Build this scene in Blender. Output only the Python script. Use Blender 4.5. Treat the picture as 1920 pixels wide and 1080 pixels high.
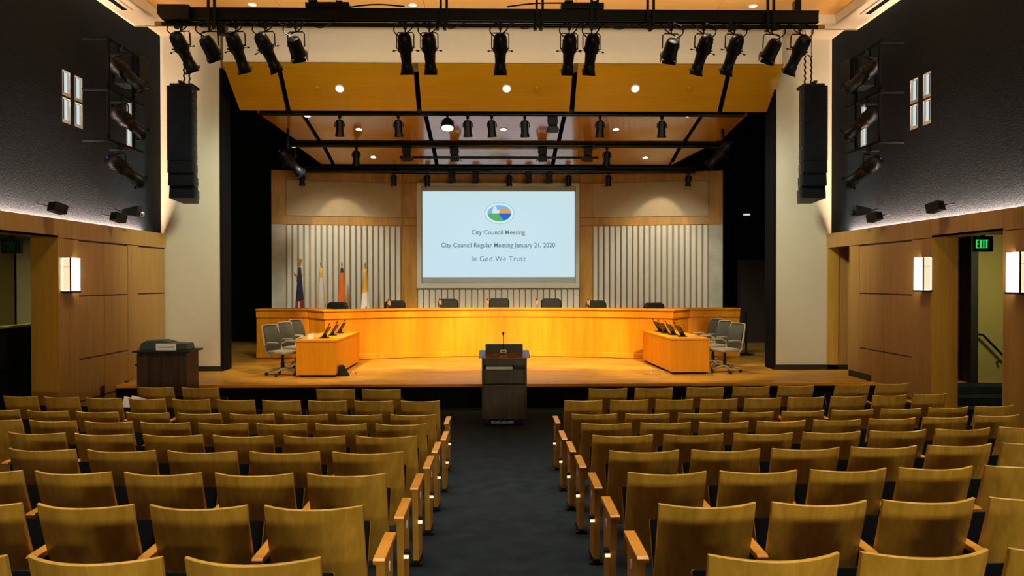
import bpy, math, random
from mathutils import Vector, Matrix, Euler
random.seed(4)
for o in list(bpy.data.objects): bpy.data.objects.remove(o)
C = bpy.context.scene.collection
PI = math.pi
F = 1475.0
CAMZ = 2.264
YAW = 28.0 / F
PITCH = 14.0 / F

# ------------------------------------------------------------ camera, world, exposure
cd = bpy.data.cameras.new('camera')
cam = bpy.data.objects.new('camera', cd)
C.objects.link(cam)
cd.sensor_width = 36
cd.lens = F / 1920 * 36
cd.clip_start = 0.05
cam.location = (0, 0, CAMZ)
cam.rotation_euler = Euler((PI / 2 - PITCH, math.radians(0.06), -YAW), 'XYZ')
cam.data.dof.use_dof = False
bpy.context.scene.camera = cam
CAMROT = cam.rotation_euler.to_matrix()
w = bpy.data.worlds.new('world')
bpy.context.scene.world = w
w.use_nodes = True
w.node_tree.nodes['Background'].inputs[0].default_value = (0.25, 0.35, 0.4, 1)
w.node_tree.nodes['Background'].inputs[1].default_value = 0.004
vs = bpy.context.scene.view_settings
vs.view_transform = 'Standard'
vs.look = 'None'
vs.gamma = 1.0
vs.use_curve_mapping = False
vs.exposure = 0.0
sc = bpy.context.scene
sc.cycles.max_bounces = 7
sc.cycles.diffuse_bounces = 4
sc.cycles.use_denoising = True
sc.cycles.sample_clamp_indirect = 3.0


def P(px, py, Y):
    """the point of the hall seen at a photograph pixel, on the plane at distance Y"""
    d = CAMROT @ Vector(((px - 960) / F, (540 - py) / F, -1))
    t = Y / d.y
    return Vector((d.x * t, Y, CAMZ + d.z * t))


def lamp(name, kind, loc, target, energy, color, size=0.2, size_y=None, spot=60, blend=0.5):
    d = bpy.data.lights.new(name, kind)
    o = bpy.data.objects.new(name, d)
    C.objects.link(o)
    o.location = loc
    d.energy = energy
    d.color = color
    if kind == 'AREA':
        d.size = size
        if size_y:
            d.shape = 'RECTANGLE'
            d.size_y = size_y
    else:
        d.shadow_soft_size = size
    if kind == 'SPOT':
        d.spot_size = math.radians(spot)
        d.spot_blend = blend
    v = Vector(target) - Vector(loc)
    o.rotation_euler = v.to_track_quat('-Z', 'Y').to_euler()
    return o


# rear of the hall: unseen area lamp, set to match the seat-back shading
lamp('rear_hall_lamp', 'AREA', (2.4, -6.4, 2.68), (1.6, 8, 1.1), 490, (1.0, 0.86, 0.46), 4.6, 0.36)
# house downlights over the front of the hall
for x, y in ((-3.0, 12.0), (3.0, 12.0)):
    lamp('house_downlight', 'SPOT', (x, y, 7.0), (x, y, 0), 110, (1.0, 0.84, 0.62), 0.12, spot=95, blend=0.9)
for y in (3.6, 8.2):
    o = lamp('seating_fill', 'AREA', (0.1, y, 6.95), (0.1, y, 0), 150, (1.0, 0.92, 0.82), 11.0, 3.6)  # broad overhead fill, added to light seat top edges and carpet
    o.data.spread = math.radians(48)
# fill spots added to brighten the side walls and the cream piers
for s_ in (-1, 1):
    lamp('wall_fill', 'SPOT', (s_ * 3.6, 10.4, 6.9), (s_ * 6.7, 12.4, 1.9), 330, (1.0, 0.84, 0.60), 0.25, spot=60, blend=0.9)
    lamp('pier_fill', 'SPOT', (s_ * 2.4, 12.7, 6.2), (s_ * 6.2, 16.0, 3.2), 1250, (0.95, 1.0, 0.86), 0.5, spot=52, blend=0.9)
for x in (-4.1, -1.4, 1.5, 4.2):
    lamp('header_fill', 'SPOT', (x, 12.5, 6.75), (x, 15.5, 6.95), 32, (1.0, 0.92, 0.84), 0.3, spot=120, blend=0.8)  # added fill that lifts the header, not a fixture of the hall
for s_ in (-1, 1):
    lamp('desk_wash', 'SPOT', (s_ * 1.5, 12.4, 5.7), (s_ * 3.6, 15.6, 0.8), 1000, (1.0, 0.70, 0.30), 0.07, spot=34, blend=0.5)
# bar lanterns washing the dais and stage
for x, tx in ((-3.9, -2.6), (-1.4, -0.8), (1.45, 0.9), (4.0, 2.6)):
    lamp('stage_wash', 'SPOT', (x, 12.4, 5.7), (tx, 18.3, 0.85), 2500, (1.0, 0.68, 0.32), 0.07, spot=35, blend=0.45)
# stage lanterns aimed at the back wall
for x, tx, e in ((-4.2, -4.1, 60), (4.3, 4.35, 75)):
    lamp('stage_backwall_spot', 'SPOT', (x, 20.25, 5.25), (tx, 21.2, 3.4), e, (1.0, 0.86, 0.62), 0.03, spot=58, blend=0.35)
for x in (-4.1, 0.0, 4.2):
    lamp('backwall_wash', 'SPOT', (x, 17.4, 5.45), (x * 1.05, 21.4, 2.0), 470, (0.97, 0.97, 0.88), 0.1, spot=62, blend=0.8)
for x in (-3.6, -1.3, 1.4, 3.7):
    lamp('stage_downlight', 'SPOT', (x, 16.6, 5.6), (x * 0.92, 16.4, 0.4), 480, (1.0, 0.82, 0.56), 0.08, spot=62, blend=0.6)
# cove strips behind the wood ledge
for s_, x in ((-1, -6.80), (1, 6.88)):
    o = lamp('cove_strip', 'AREA', (x - s_ * 0.045, 6.4, 3.13), (x, 6.4, 6), 2900, (1.0, 0.72, 0.55), 0.05, 17.6)
    o.rotation_euler = (PI, 0, 0)
# made-up uplight that brightens the ceiling recess
lamp('ceiling_fill', 'AREA', (0, 12.9, 6.4), (0, 14.1, 7.2), 105, (1.0, 0.88, 0.66), 10.5, 0.3)


# ------------------------------------------------------------ materials
M = {}


def newmat(name):
    m = bpy.data.materials.new(name)
    m.use_nodes = True
    M[name] = m
    nt = m.node_tree
    return m, nt, nt.nodes['Principled BSDF']


def plain(name, col, rough=0.6, metal=0.0, noise=0.08, scale=6.0, spec=0.5, bump=0.0):
    m, nt, b = newmat(name)
    tc = nt.nodes.new('ShaderNodeTexCoord')
    n = nt.nodes.new('ShaderNodeTexNoise')
    n.inputs['Scale'].default_value = scale
    n.inputs['Detail'].default_value = 4
    nt.links.new(tc.outputs['Object'], n.inputs['Vector'])
    r = nt.nodes.new('ShaderNodeValToRGB')
    r.color_ramp.elements[0].position = 0.3
    r.color_ramp.elements[1].position = 0.7
    r.color_ramp.elements[0].color = [c * (1 - noise) for c in col] + [1]
    r.color_ramp.elements[1].color = [min(1, c * (1 + noise)) for c in col] + [1]
    nt.links.new(n.outputs['Fac'], r.inputs['Fac'])
    nt.links.new(r.outputs['Color'], b.inputs['Base Color'])
    b.inputs['Roughness'].default_value = rough
    b.inputs['Metallic'].default_value = metal
    b.inputs['Specular IOR Level'].default_value = spec
    if bump:
        bp = nt.nodes.new('ShaderNodeBump')
        bp.inputs['Strength'].default_value = bump
        bp.inputs['Distance'].default_value = 0.01
        nt.links.new(n.outputs['Fac'], bp.inputs['Height'])
        nt.links.new(bp.outputs['Normal'], b.inputs['Normal'])
    return m


def wood(name, dark, light, scale=(9, 9, 0.7), rough=0.35, spec=0.5, veneer=0.0, coat=0.0, rand=False):
    """grain stretched along the axis with the small scale; veneer: broad strips of slightly different tone"""
    m, nt, b = newmat(name)
    N = nt.nodes.new
    L = nt.links.new
    tc = N('ShaderNodeTexCoord')
    vec = tc.outputs['Object']
    if rand:
        oi = N('ShaderNodeObjectInfo')
        mu = N('ShaderNodeVectorMath')
        mu.operation = 'MULTIPLY_ADD'
        mu.inputs[1].default_value = (1, 1, 1)
        cmb = N('ShaderNodeCombineXYZ')
        ml = N('ShaderNodeMath')
        ml.operation = 'MULTIPLY'
        ml.inputs[1].default_value = 37.0
        L(oi.outputs['Random'], ml.inputs[0])
        for k in range(3):
            L(ml.outputs[0], cmb.inputs[k])
        L(vec, mu.inputs[0])
        L(cmb.outputs[0], mu.inputs[2])
        vec = mu.outputs[0]
    mp = N('ShaderNodeMapping')
    mp.inputs['Scale'].default_value = scale
    L(vec, mp.inputs['Vector'])
    n = N('ShaderNodeTexNoise')
    n.inputs['Scale'].default_value = 2.2
    n.inputs['Detail'].default_value = 7
    n.inputs['Roughness'].default_value = 0.62
    n.inputs['Distortion'].default_value = 0.5
    L(mp.outputs[0], n.inputs['Vector'])
    r = N('ShaderNodeValToRGB')
    r.color_ramp.elements[0].position = 0.33
    r.color_ramp.elements[1].position = 0.68
    r.color_ramp.elements[0].color = list(dark) + [1]
    r.color_ramp.elements[1].color = list(light) + [1]
    L(n.outputs['Fac'], r.inputs['Fac'])
    out = r.outputs['Color']
    if veneer:
        mp2 = N('ShaderNodeMapping')
        mp2.inputs['Scale'].default_value = [0.32 * s for s in scale]
        L(vec, mp2.inputs['Vector'])
        n2 = N('ShaderNodeTexNoise')
        n2.inputs['Scale'].default_value = 1.3
        n2.inputs['Detail'].default_value = 1
        L(mp2.outputs[0], n2.inputs['Vector'])
        mr = N('ShaderNodeMapRange')
        mr.inputs['From Min'].default_value = 0.3
        mr.inputs['From Max'].default_value = 0.7
        mr.inputs['To Min'].default_value = 1 - veneer
        mr.inputs['To Max'].default_value = 1 + veneer
        L(n2.outputs['Fac'], mr.inputs['Value'])
        vm = N('ShaderNodeVectorMath')
        vm.operation = 'SCALE'
        L(out, vm.inputs[0])
        L(mr.outputs[0], vm.inputs['Scale'])
        out = vm.outputs[0]
    L(out, b.inputs['Base Color'])
    b.inputs['Roughness'].default_value = rough
    b.inputs['Specular IOR Level'].default_value = spec
    b.inputs['Coat Weight'].default_value = coat
    b.inputs['Coat Roughness'].default_value = 0.12
    return m


def glow(name, col, strength):
    m, nt, b = newmat(name)
    b.inputs['Base Color'].default_value = (0.02, 0.02, 0.02, 1)
    b.inputs['Roughness'].default_value = 0.5
    b.inputs['Specular IOR Level'].default_value = 0.1
    b.inputs['Emission Color'].default_value = list(col) + [1]
    b.inputs['Emission Strength'].default_value = strength
    return m


wood('seat_wood', (0.42, 0.235, 0.028), (0.60, 0.360, 0.062), (8, 8, 0.8), 0.38, 0.4, 0.14, 0.1, rand=True)
wood('arm_wood', (0.50, 0.20, 0.016), (0.62, 0.27, 0.03), (9, 2, 9), 0.35, 0.4, 0.05)
wood('dais_wood', (0.68, 0.26, 0.004), (0.80, 0.34, 0.012), (5, 5, 0.35), 0.45, 0.3, 0.16)
wood('wall_wood', (0.33, 0.180, 0.042), (0.42, 0.240, 0.062), (14, 14, 0.5), 0.5, 0.25, 0.06)
wood('pier_wood', (0.44, 0.22, 0.030), (0.54, 0.29, 0.045), (14, 14, 0.5), 0.5, 0.25, 0.05)
wood('backwall_wood', (0.36, 0.17, 0.018), (0.48, 0.24, 0.032), (7, 7, 1.2), 0.42, 0.4, 0.2)
wood('reflector_wood', (0.39, 0.195, 0.003), (0.46, 0.23, 0.006), (0.6, 14, 14), 0.13, 0.8, 0.03, 0.6)
wood('ceiling_wood', (0.62, 0.32, 0.07), (0.70, 0.38, 0.09), (0.6, 14, 14), 0.4, 0.3, 0.03)
wood('dark_wood', (0.028, 0.018, 0.014), (0.075, 0.045, 0.032), (9, 9, 0.6), 0.4, 0.4, 0.25)
wood('stage_wood', (0.38, 0.19, 0.020), (0.60, 0.33, 0.045), (1.6, 5, 5), 0.42, 0.4, 0.18)
wood('desk_wood', (0.72, 0.29, 0.004), (0.82, 0.35, 0.010), (5, 5, 0.35), 0.45, 0.3, 0.04)
plain('cream_paint', (0.56, 0.50, 0.35), 0.7, noise=0.02)
plain('header_paint', (0.62, 0.52, 0.38), 0.75, noise=0.02)
plain('ceiling_cream', (0.66, 0.54, 0.36), 0.8, noise=0.02)
plain('backwall_cream', (0.44, 0.33, 0.18), 0.7, noise=0.04)
plain('slat_white', (0.62, 0.62, 0.52), 0.5, noise=0.03)
plain('marble', (0.42, 0.40, 0.31), 0.35, noise=0.18, scale=2.5)
plain('dark_fabric_wall', (0.011, 0.0155, 0.021), 0.95, noise=0.35, scale=40, bump=0.5, spec=0.12)
plain('carpet', (0.012, 0.018, 0.021), 0.95, noise=0.35, scale=5, spec=0.15)
plain('black_paint', (0.005, 0.006, 0.007), 0.55, noise=0.1)
plain('black_metal', (0.003, 0.004, 0.005), 0.42, metal=0.0, noise=0.1, spec=0.28)
plain('pipe_metal', (0.020, 0.030, 0.040), 0.22, metal=0.7, noise=0.1)
plain('black_cloth', (0.004, 0.005, 0.006), 0.95, noise=0.2, spec=0.1)
plain('black_leather', (0.003, 0.005, 0.004), 0.5, spec=0.2, noise=0.15)
plain('black_plastic', (0.008, 0.009, 0.010), 0.5, spec=0.3)
plain('grey_mesh', (0.05, 0.058, 0.052), 0.7)
plain('light_frame', (0.36, 0.34, 0.30), 0.4)
plain('chrome', (0.6, 0.6, 0.6), 0.2, metal=1.0)
plain('plate_white', (0.7, 0.72, 0.75), 0.4)
plain('paper', (0.85, 0.83, 0.78), 0.7, noise=0.02)
plain('screen_frame', (0.62, 0.60, 0.46), 0.55, noise=0.02)
plain('screen_grey', (0.42, 0.41, 0.32), 0.55, noise=0.02)
plain('olive_paint', (0.30, 0.26, 0.08), 0.8, noise=0.03)
plain('gold', (0.75, 0.48, 0.15), 0.3, metal=0.8)
plain('flag_red', (0.30, 0.025, 0.02), 0.8, noise=0.3, scale=9)
plain('flag_navy', (0.02, 0.02, 0.045), 0.8)
plain('flag_white', (0.70, 0.66, 0.58), 0.8)
plain('flag_orange', (0.85, 0.17, 0.01), 0.8)
plain('flag_gold', (0.75, 0.42, 0.04), 0.8)
plain('yellow_cap', (0.65, 0.38, 0.02), 0.5)
plain('brown_door', (0.040, 0.025, 0.018), 0.6)
plain('sign_dark', (0.01, 0.02, 0.015), 0.5)
plain('sign_dim', (0.012, 0.085, 0.04), 0.5)
plain('window_frame_paint', (0.8, 0.74, 0.66), 0.6)
plain('ink', (0.05, 0.05, 0.06), 0.7)
plain('steel_blue', (0.22, 0.27, 0.32), 0.3, metal=0.4)
glow('screen_light', (0.565, 0.75, 0.83), 1.0)
glow('screen_ink', (0.10, 0.17, 0.20), 1.0)
glow('logo_white', (0.66, 0.82, 0.86), 1.0)
glow('logo_teal', (0.30, 0.50, 0.55), 1.0)
glow('logo_blue', (0.18, 0.45, 0.85), 1.0)
glow('logo_navy', (0.0, 0.12, 0.62), 1.0)
glow('logo_green', (0.08, 0.42, 0.13), 1.0)
glow('logo_orange', (0.70, 0.33, 0.08), 1.0)
glow('sconce_light', (1.0, 0.83, 0.66), 13.0)
glow('sconce_side', (1.0, 0.62, 0.36), 1.3)
glow('downlight_glow', (1.0, 0.84, 0.62), 5.0)
glow('window_glow', (0.60, 0.72, 0.74), 1.0)
glow('exit_green', (0.01, 0.75, 0.12), 1.1)
glow('aisle_lens', (1.0, 0.62, 0.36), 1.6)
glow('scoop_lens', (1.0, 0.93, 0.70), 1.3)
glow('blue_led', (0.03, 0.10, 0.5), 0.8)


# ------------------------------------------------------------ mesh building
class MB:
    def __init__(s):
        s.v = []
        s.f = []
        s.m = []

    def add(s, verts, faces, mi=0):
        n = len(s.v)
        s.v += [tuple(v) for v in verts]
        for f in faces:
            s.f.append(tuple(i + n for i in f))
            s.m.append(mi)
        return s

    def box(s, x0, x1, y0, y1, z0, z1, mi=0, mat=None):
        x0, x1 = min(x0, x1), max(x0, x1)
        y0, y1 = min(y0, y1), max(y0, y1)
        z0, z1 = min(z0, z1), max(z0, z1)
        v = [Vector((x, y, z)) for z in (z0, z1) for x, y in ((x0, y0), (x1, y0), (x1, y1), (x0, y1))]
        if mat:
            v = [mat @ q for q in v]
        return s.add(v, [(0, 3, 2, 1), (4, 5, 6, 7), (0, 1, 5, 4), (1, 2, 6, 5), (2, 3, 7, 6), (3, 0, 4, 7)], mi)

    def prism(s, poly, fn, a, b, mi=0):
        """poly of 2D points carried from a to b; fn(u, v, t) -> 3D"""
        n = len(poly)
        v = [fn(p[0], p[1], a) for p in poly] + [fn(p[0], p[1], b) for p in poly]
        f = [tuple(range(n))[::-1], tuple(range(n, 2 * n))]
        for i in range(n):
            j = (i + 1) % n
            f.append((i, j, n + j, n + i))
        return s.add(v, f, mi)

    def tube(s, pts, r, seg=8, mi=0, caps=True):
        pts = [Vector(p) for p in pts]
        n = len(pts)
        rr = r if isinstance(r, (list, tuple)) else [r] * n
        rings = []
        up = None
        for i, p in enumerate(pts):
            t = (pts[min(i + 1, n - 1)] - pts[max(i - 1, 0)]).normalized()
            if up is None:
                up = Vector((0, 0, 1)) if abs(t.z) < 0.9 else Vector((1, 0, 0))
            a = t.cross(up).normalized()
            b = a.cross(t).normalized()
            up = b
            rings.append([p + (a * math.cos(k * 2 * PI / seg) + b * math.sin(k * 2 * PI / seg)) * rr[i] for k in range(seg)])
        v = [q for ring in rings for q in ring]
        f = []
        for i in range(n - 1):
            for k in range(seg):
                k2 = (k + 1) % seg
                f.append((i * seg + k, i * seg + k2, (i + 1) * seg + k2, (i + 1) * seg + k))
        if caps:
            f.append(tuple(range(seg))[::-1])
            f.append(tuple((n - 1) * seg + k for k in range(seg)))
        return s.add(v, f, mi)

    def lathe(s, prof, mat=None, seg=20, mi=0):
        """prof: (radius, z) pairs turned round z"""
        v = []
        f = []
        for r, z in prof:
            for k in range(seg):
                a = k * 2 * PI / seg
                q = Vector((r * math.cos(a), r * math.sin(a), z))
                v.append(mat @ q if mat else q)
        n = len(prof)
        for i in range(n - 1):
            for k in range(seg):
                k2 = (k + 1) % seg
                f.append((i * seg + k, i * seg + k2, (i + 1) * seg + k2, (i + 1) * seg + k))
        f.append(tuple(range(seg))[::-1])
        f.append(tuple((n - 1) * seg + k for k in range(seg)))
        return s.add(v, f, mi)

    def sweep(s, path, prof, mi=0):
        """prof (offset, z) swept along an XY path; positive offset lies on the right of the path's direction"""
        n = len(path)
        m = len(prof)
        v = []
        for i in range(n):
            p = Vector(path[i])
            d0 = (Vector(path[i]) - Vector(path[i - 1])).normalized() if i else None
            d1 = (Vector(path[i + 1]) - Vector(path[i])).normalized() if i < n - 1 else None
            d0 = d0 or d1
            d1 = d1 or d0
            n0 = Vector((d0.y, -d0.x))
            n1 = Vector((d1.y, -d1.x))
            nn = (n0 + n1).normalized()
            k = 1 / max(0.3, nn.dot(n0))
            for o, z in prof:
                q = p + nn * o * k
                v.append((q.x, q.y, z))
        f = []
        for i in range(n - 1):
            for j in range(m):
                j2 = (j + 1) % m
                f.append((i * m + j, (i + 1) * m + j, (i + 1) * m + j2, i * m + j2))
        f.append(tuple(range(m)))
        f.append(tuple((n - 1) * m + k for k in range(m))[::-1])
        return s.add(v, f, mi)

    def build(s, name, mats, parent=None, bevel=0.0, smooth=False, mat=None):
        me = bpy.data.meshes.new(name)
        me.from_pydata(s.v, [], s.f)
        for m in ([mats] if isinstance(mats, str) else mats):
            me.materials.append(M[m])
        for p, mi in zip(me.polygons, s.m):
            p.material_index = mi
            p.use_smooth = smooth
        me.validate()
        import bmesh
        bm = bmesh.new()
        bm.from_mesh(me)
        bmesh.ops.recalc_face_normals(bm, faces=bm.faces)
        bm.to_mesh(me)
        bm.free()
        o = bpy.data.objects.new(name, me)
        C.objects.link(o)
        if parent:
            o.parent = parent
        if mat:
            o.matrix_local = mat
        if bevel:
            b = o.modifiers.new('bevel', 'BEVEL')
            b.width = bevel
            b.segments = 2
            b.limit_method = 'ANGLE'
            b.angle_limit = math.radians(40)
        if smooth:
            try:
                me.set_sharp_from_angle(angle=math.radians(42))
            except Exception:
                pass
        return o


def tag(o, label=None, cat=None, group=None, kind=None):
    if label: o['label'] = label
    if cat: o['category'] = cat
    if group: o['group'] = group
    if kind: o['kind'] = kind
    return o


def thing(name, label, cat, loc=(0, 0, 0), rz=0.0, group=None):
    o = bpy.data.objects.new(name, None)
    C.objects.link(o)
    o.empty_display_size = 0.1
    o.location = loc
    o.rotation_euler = (0, 0, rz)
    return tag(o, label, cat, group)


def copy_tree(o, parent=None):
    c = o.copy()
    C.objects.link(c)
    if parent:
        c.parent = parent
    for ch in list(KIDS.get(o, [])) or [q for q in o.children if q.name in bpy.data.objects]:
        copy_tree(ch, c)
    return c


KIDS = {}


def struct(mb, name, mats, parent=None, bevel=0.0, smooth=False):
    o = mb.build(name, mats, parent, bevel, smooth)
    if not parent:
        o['kind'] = 'structure'
    return o


def T(*a): return Matrix.Translation(a)
def RX(a): return Matrix.Rotation(a, 4, 'X')
def RY(a): return Matrix.Rotation(a, 4, 'Y')
def RZ(a): return Matrix.Rotation(a, 4, 'Z')


ORD = ['', 'first', 'second', 'third', 'fourth', 'fifth', 'sixth', 'seventh', 'eighth', 'ninth', 'tenth', 'eleventh', 'twelfth']

# ------------------------------------------------------------ the hall
XL, XR = -6.70, 6.78          # faces of the wood wainscot
UL, UR = -6.80, 6.88          # faces of the dark upper walls
AX = 0.05
STZ = 0.43                    # stage height
SL = 0.0722
RAD = 34.0


def floor_z(x, y):
    e = y - (x - 0.1) ** 2 / (2 * RAD)
    return max(0.0, SL * (8.3 - e))


mb = MB()
nx, ny = 40, 64
xs = [-9.8 + 19.6 * i / nx for i in range(nx + 1)]
ys = [-7 + 21.2 * j / ny for j in range(ny + 1)]
v = [(x, y, floor_z(x, y)) for y in ys for x in xs]
f = [(j * (nx + 1) + i, j * (nx + 1) + i + 1, (j + 1) * (nx + 1) + i + 1, (j + 1) * (nx + 1) + i) for j in range(ny) for i in range(nx)]
mb.add(v, f)
struct(mb, 'floor', 'carpet', smooth=True)

# stage: platform, black front, thin wooden nosing
YS = 13.92
st = MB()
st.box(-9.8, 9.8, YS + 0.03, 24.0, STZ - 0.05, STZ, 0)
stage = struct(st, 'stage', 'stage_wood')
st = MB()
st.box(XL - 0.02, XR + 0.02, YS + 0.06, YS + 0.12, 0.0, STZ - 0.05)
struct(st, 'stage_front', 'black_cloth', stage)
st = MB()
st.box(XL + 0.02, XR - 0.02, YS, YS + 0.06, STZ - 0.05, STZ + 0.004)
struct(st, 'stage_nosing', 'desk_wood', stage, bevel=0.006)

HEAD = 2.93     # height of door heads
LEDGE = 3.20


def hall_wall(s, X, side, niche):
    """wood wainscot with flush panels, joints, piers and a doorway; s = -1 left, 1 right"""
    root = None
    def bx(mb, a, b, y0, y1, z0, z1, mi=0):
        mb.box(X + s * a, X + s * b, y0, y1, z0, z1, mi)
    D0, D1 = 10.42, 12.15       # doorway
    end = 16.05
    m = MB()
    yend = 15.0 if niche else end
    # substrate (dark joints show it)
    bx(m, 0.03, 0.42, -7, D0 - 0.03, 0, LEDGE - 0.12, 1)
    bx(m, 0.03, 0.42, D1 + 0.03, yend, 0, HEAD, 1)
    bx(m, 0.03, 0.42, D0, D1, HEAD + 0.005, LEDGE - 0.12, 1)
    bx(m, 0.03, 0.42, D1, end, HEAD + 0.005, LEDGE - 0.12, 1)
    # header band above doors and panels
    for a, b in ((-7, -2.0), (-1.995, 4.2), (4.205, 10.415), (10.42, D1), (D1 + 0.006, 13.9), (13.905, end)):
        bx(m, 0, 0.05, a, b, HEAD, LEDGE)
    # jamb faces of the doorway
    bx(m, 0.0, 0.42, D0 - 0.03, D0, 0, HEAD, 2)
    bx(m, 0.0, 0.42, D1, D1 + 0.03, 0, HEAD, 2)
    bx(m, 0.0, 0.42, D0, D1, HEAD - 0.0, HEAD + 0.03, 0)
    g = 0.006
    def stile(y0, y1, off=0.0):
        bx(m, off, 0.05, y0 + g, y1 - g, 0, HEAD - 0.012)
    def panels(y0, y1, nc):
        zs = [0.0, 0.32, 1.0, 2.02, HEAD - 0.02]
        wd = (y1 - y0) / nc
        for k in range(nc):
            for a, b in zip(zs[:-1], zs[1:]):
                bx(m, 0.012, 0.05, y0 + k * wd + g, y0 + (k + 1) * wd - g, a + 0.012, b - 0.012)
    stile(D1 + 0.03, 12.74)
    panels(12.74, 14.42 if not niche else 14.62, 2)
    if niche:
        stile(14.62, 15.0)
        # recess beside the stage: wood lining
        bx(m, 0.0, 0.05, 15.0, 15.02, STZ, HEAD, 0)
        bx(m, 0.42, 0.47, 15.0, end, 0, HEAD, 0)
        bx(m, 0.0, 0.22, end - 0.05, end, STZ, HEAD, 2)
        bx(m, 0.22, 0.45, end - 0.03, end, STZ, HEAD, 0)
    else:
        stile(14.42, 14.82)
        panels(14.82, end - 0.02, 1)
    # near side of the doorway, towards and past the camera
    stile(9.30, D0 - 0.03)
    y = 9.30
    while y > -6.5:
        panels(y - 1.5, y, 2)
        stile(y - 2.1, y - 1.5)
        y -= 2.1
    # ledge lip and light trough behind it
    bx(m, 0.0, 0.028, -7, end, LEDGE, LEDGE + 0.015, 0)
    bx(m, 0.028, 0.42, -7, end, LEDGE - 0.12, LEDGE - 0.10, 1)
    wl = struct(m, 'wall_' + side, ['wall_wood', 'black_paint', 'pier_wood'])
    # upper wall in dark textured fabric with narrow window openings
    m = MB()
    U = UL if s < 0 else UR
    def ux(a, b, y0, y1, z0, z1): m.box(U + s * a, U + s * b, y0, y1, z0, z1)
    wins = WINS[side]
    cuts = sorted(wins)
    ycur = -7
    for (y0, y1) in cuts:
        ux(0, 0.35, ycur, y0, LEDGE - 0.1, 7.6)
        ux(0, 0.35, y0, y1, LEDGE - 0.1, WZ[0])
        ux(0, 0.35, y0, y1, WZ[1], WZ[2])
        ux(0, 0.35, y0, y1, WZ[3], 7.6)
        ycur = y1
    ux(0, 0.35, ycur, 16.3, LEDGE - 0.1, 7.6)
    struct(m, 'wall_%s_upper' % side, 'dark_fabric_wall')
    # windows
    n = 0
    for (y0, y1) in cuts:
        for za, zb in ((WZ[0], WZ[1]), (WZ[2], WZ[3])):
            n += 1
            fr = MB()
            t = 0.016
            for aa in ((y0, y0 + t, za, zb), (y1 - t, y1, za, zb), (y0 + t, y1 - t, za, za + 0.05), (y0 + t, y1 - t, zb - t, zb)):
                fr.box(U + s * 0.0, U + s * 0.16, *aa)
            wn = {'left': 0, 'right': 6}[side] + n
            fo = struct(fr, 'window_%d' % wn, 'window_frame_paint')
            gl = MB()
            gl.box(U + s * 0.045, U + s * 0.05, y0 + t, y1 - t, za + 0.05, zb - t, 0)
            ym = (y0 + y1) / 2
            gl.box(U + s * 0.04, U + s * 0.045, ym - 0.02, ym + 0.01, za + 0.05, zb - t, 1)
            gl.build('pane', ['window_glow', 'steel_blue'], fo)
    return wl


def yat(px, X):
    """distance at which the vertical plane x = X shows at pixel column px"""
    d = CAMROT @ Vector(((px - 960) / F, 0, -1))
    return X / (d.x / d.y)


WINS = {'left': [(yat(119, UL), yat(134.5, UL)), (yat(142, UL), yat(157, UL)), (yat(239, UL), yat(250, UL))],
        'right': [(yat(1744, UR), yat(1729, UR)), (yat(1720, UR), yat(1705, UR)), (yat(1624, UR), yat(1613, UR))]}
zq = lambda py, Y: P(130, py, Y).z
WZ = [zq(229, 12.5), zq(181, 12.5), zq(178, 12.5), zq(130, 12.5)]
hall_wall(-1, XL, 'left', False)
hall_wall(1, XR, 'right', True)

# ceilings of the hall
m = MB()
CZ = 7.04
HX0, HX1, HY = -6.17, 6.30, 14.55
for a in ((UL, HX0, -7, 14.93), (HX1, UR, -7, 14.93), (HX0, HX1, HY, 14.93), (HX0, HX1, -7, -5)):
    m.box(a[0], a[1], a[2], a[3], CZ, CZ + 0.16, 0)
m.box(UL, UR, 14.93, 16.3, 7.21, 7.3, 0)
m.box(UL, UR, 14.90, 14.95, CZ, 7.3, 0)
# ledge slot along each side
for x0, x1 in ((-6.62, -6.40), (6.50, 6.72)):
    m.box(x0, x1, 12.4, 14.0, CZ - 0.03, CZ, 1)
    m.box(x0 + 0.06, x1 - 0.06, 12.45, 13.95, CZ - 0.034, CZ - 0.03, 2)
struct(m, 'ceiling', ['ceiling_cream', 'header_paint', 'pipe_metal'])
m = MB()
x = HX0 - 0.05
for xa, xb in ((HX0 - 0.05, -3.9), (-3.893, -1.3), (-1.293, 1.4), (1.407, 4.0), (4.007, HX1 + 0.05)):
    m.box(xa, xb, -5, HY + 0.02, 7.20, 7.24)
m.box(HX0 - 0.05, HX1 + 0.05, -5, HY + 0.02, 7.245, 7.3, 1)
struct(m, 'ceiling_recess', ['ceiling_wood', 'black_paint'])
m = MB()
m.box(UL, UR, -7.3, -7.0, 0, 7.6)
struct(m, 'wall_back', 'dark_fabric_wall')

# proscenium: cream piers, header, black reveals
CY = 16.07
PL, PR = P(415, 500, CY).x, P(1452.5, 500, CY).x
m = MB()
m.box(-9.8, PL, CY, CY + 0.5, STZ, 7.6)
struct(m, 'column_left', 'cream_paint')
m = MB()
m.box(PR, XR + 0.01, CY, CY + 0.5, STZ, 7.6)
m.box(XR + 0.01, 9.8, CY, CY + 0.5, STZ, 7.6)
struct(m, 'column_right', 'cream_paint')
m = MB()
m.box(XL, PL + 0.01, CY - 0.03, CY, STZ, STZ + 0.10)
struct(m, 'baseboard_left', 'black_paint')
m = MB()
m.box(PR - 0.01, XR + 0.42, CY - 0.07, CY, STZ, STZ + 0.10)
m.box(XR - 0.02, XR + 0.05, 14.15, 15.0, STZ, STZ + 0.11)
struct(m, 'baseboard_right', 'black_paint')
HB = P(940, 119, 15.55).z
hx0, hx1 = P(418, 100, 15.5).x, P(1467, 100, 15.5).x
m = MB()
cuts = [hx0, P(578, 90, 15.5).x, P(1256, 90, 15.5).x, hx1]
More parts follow.
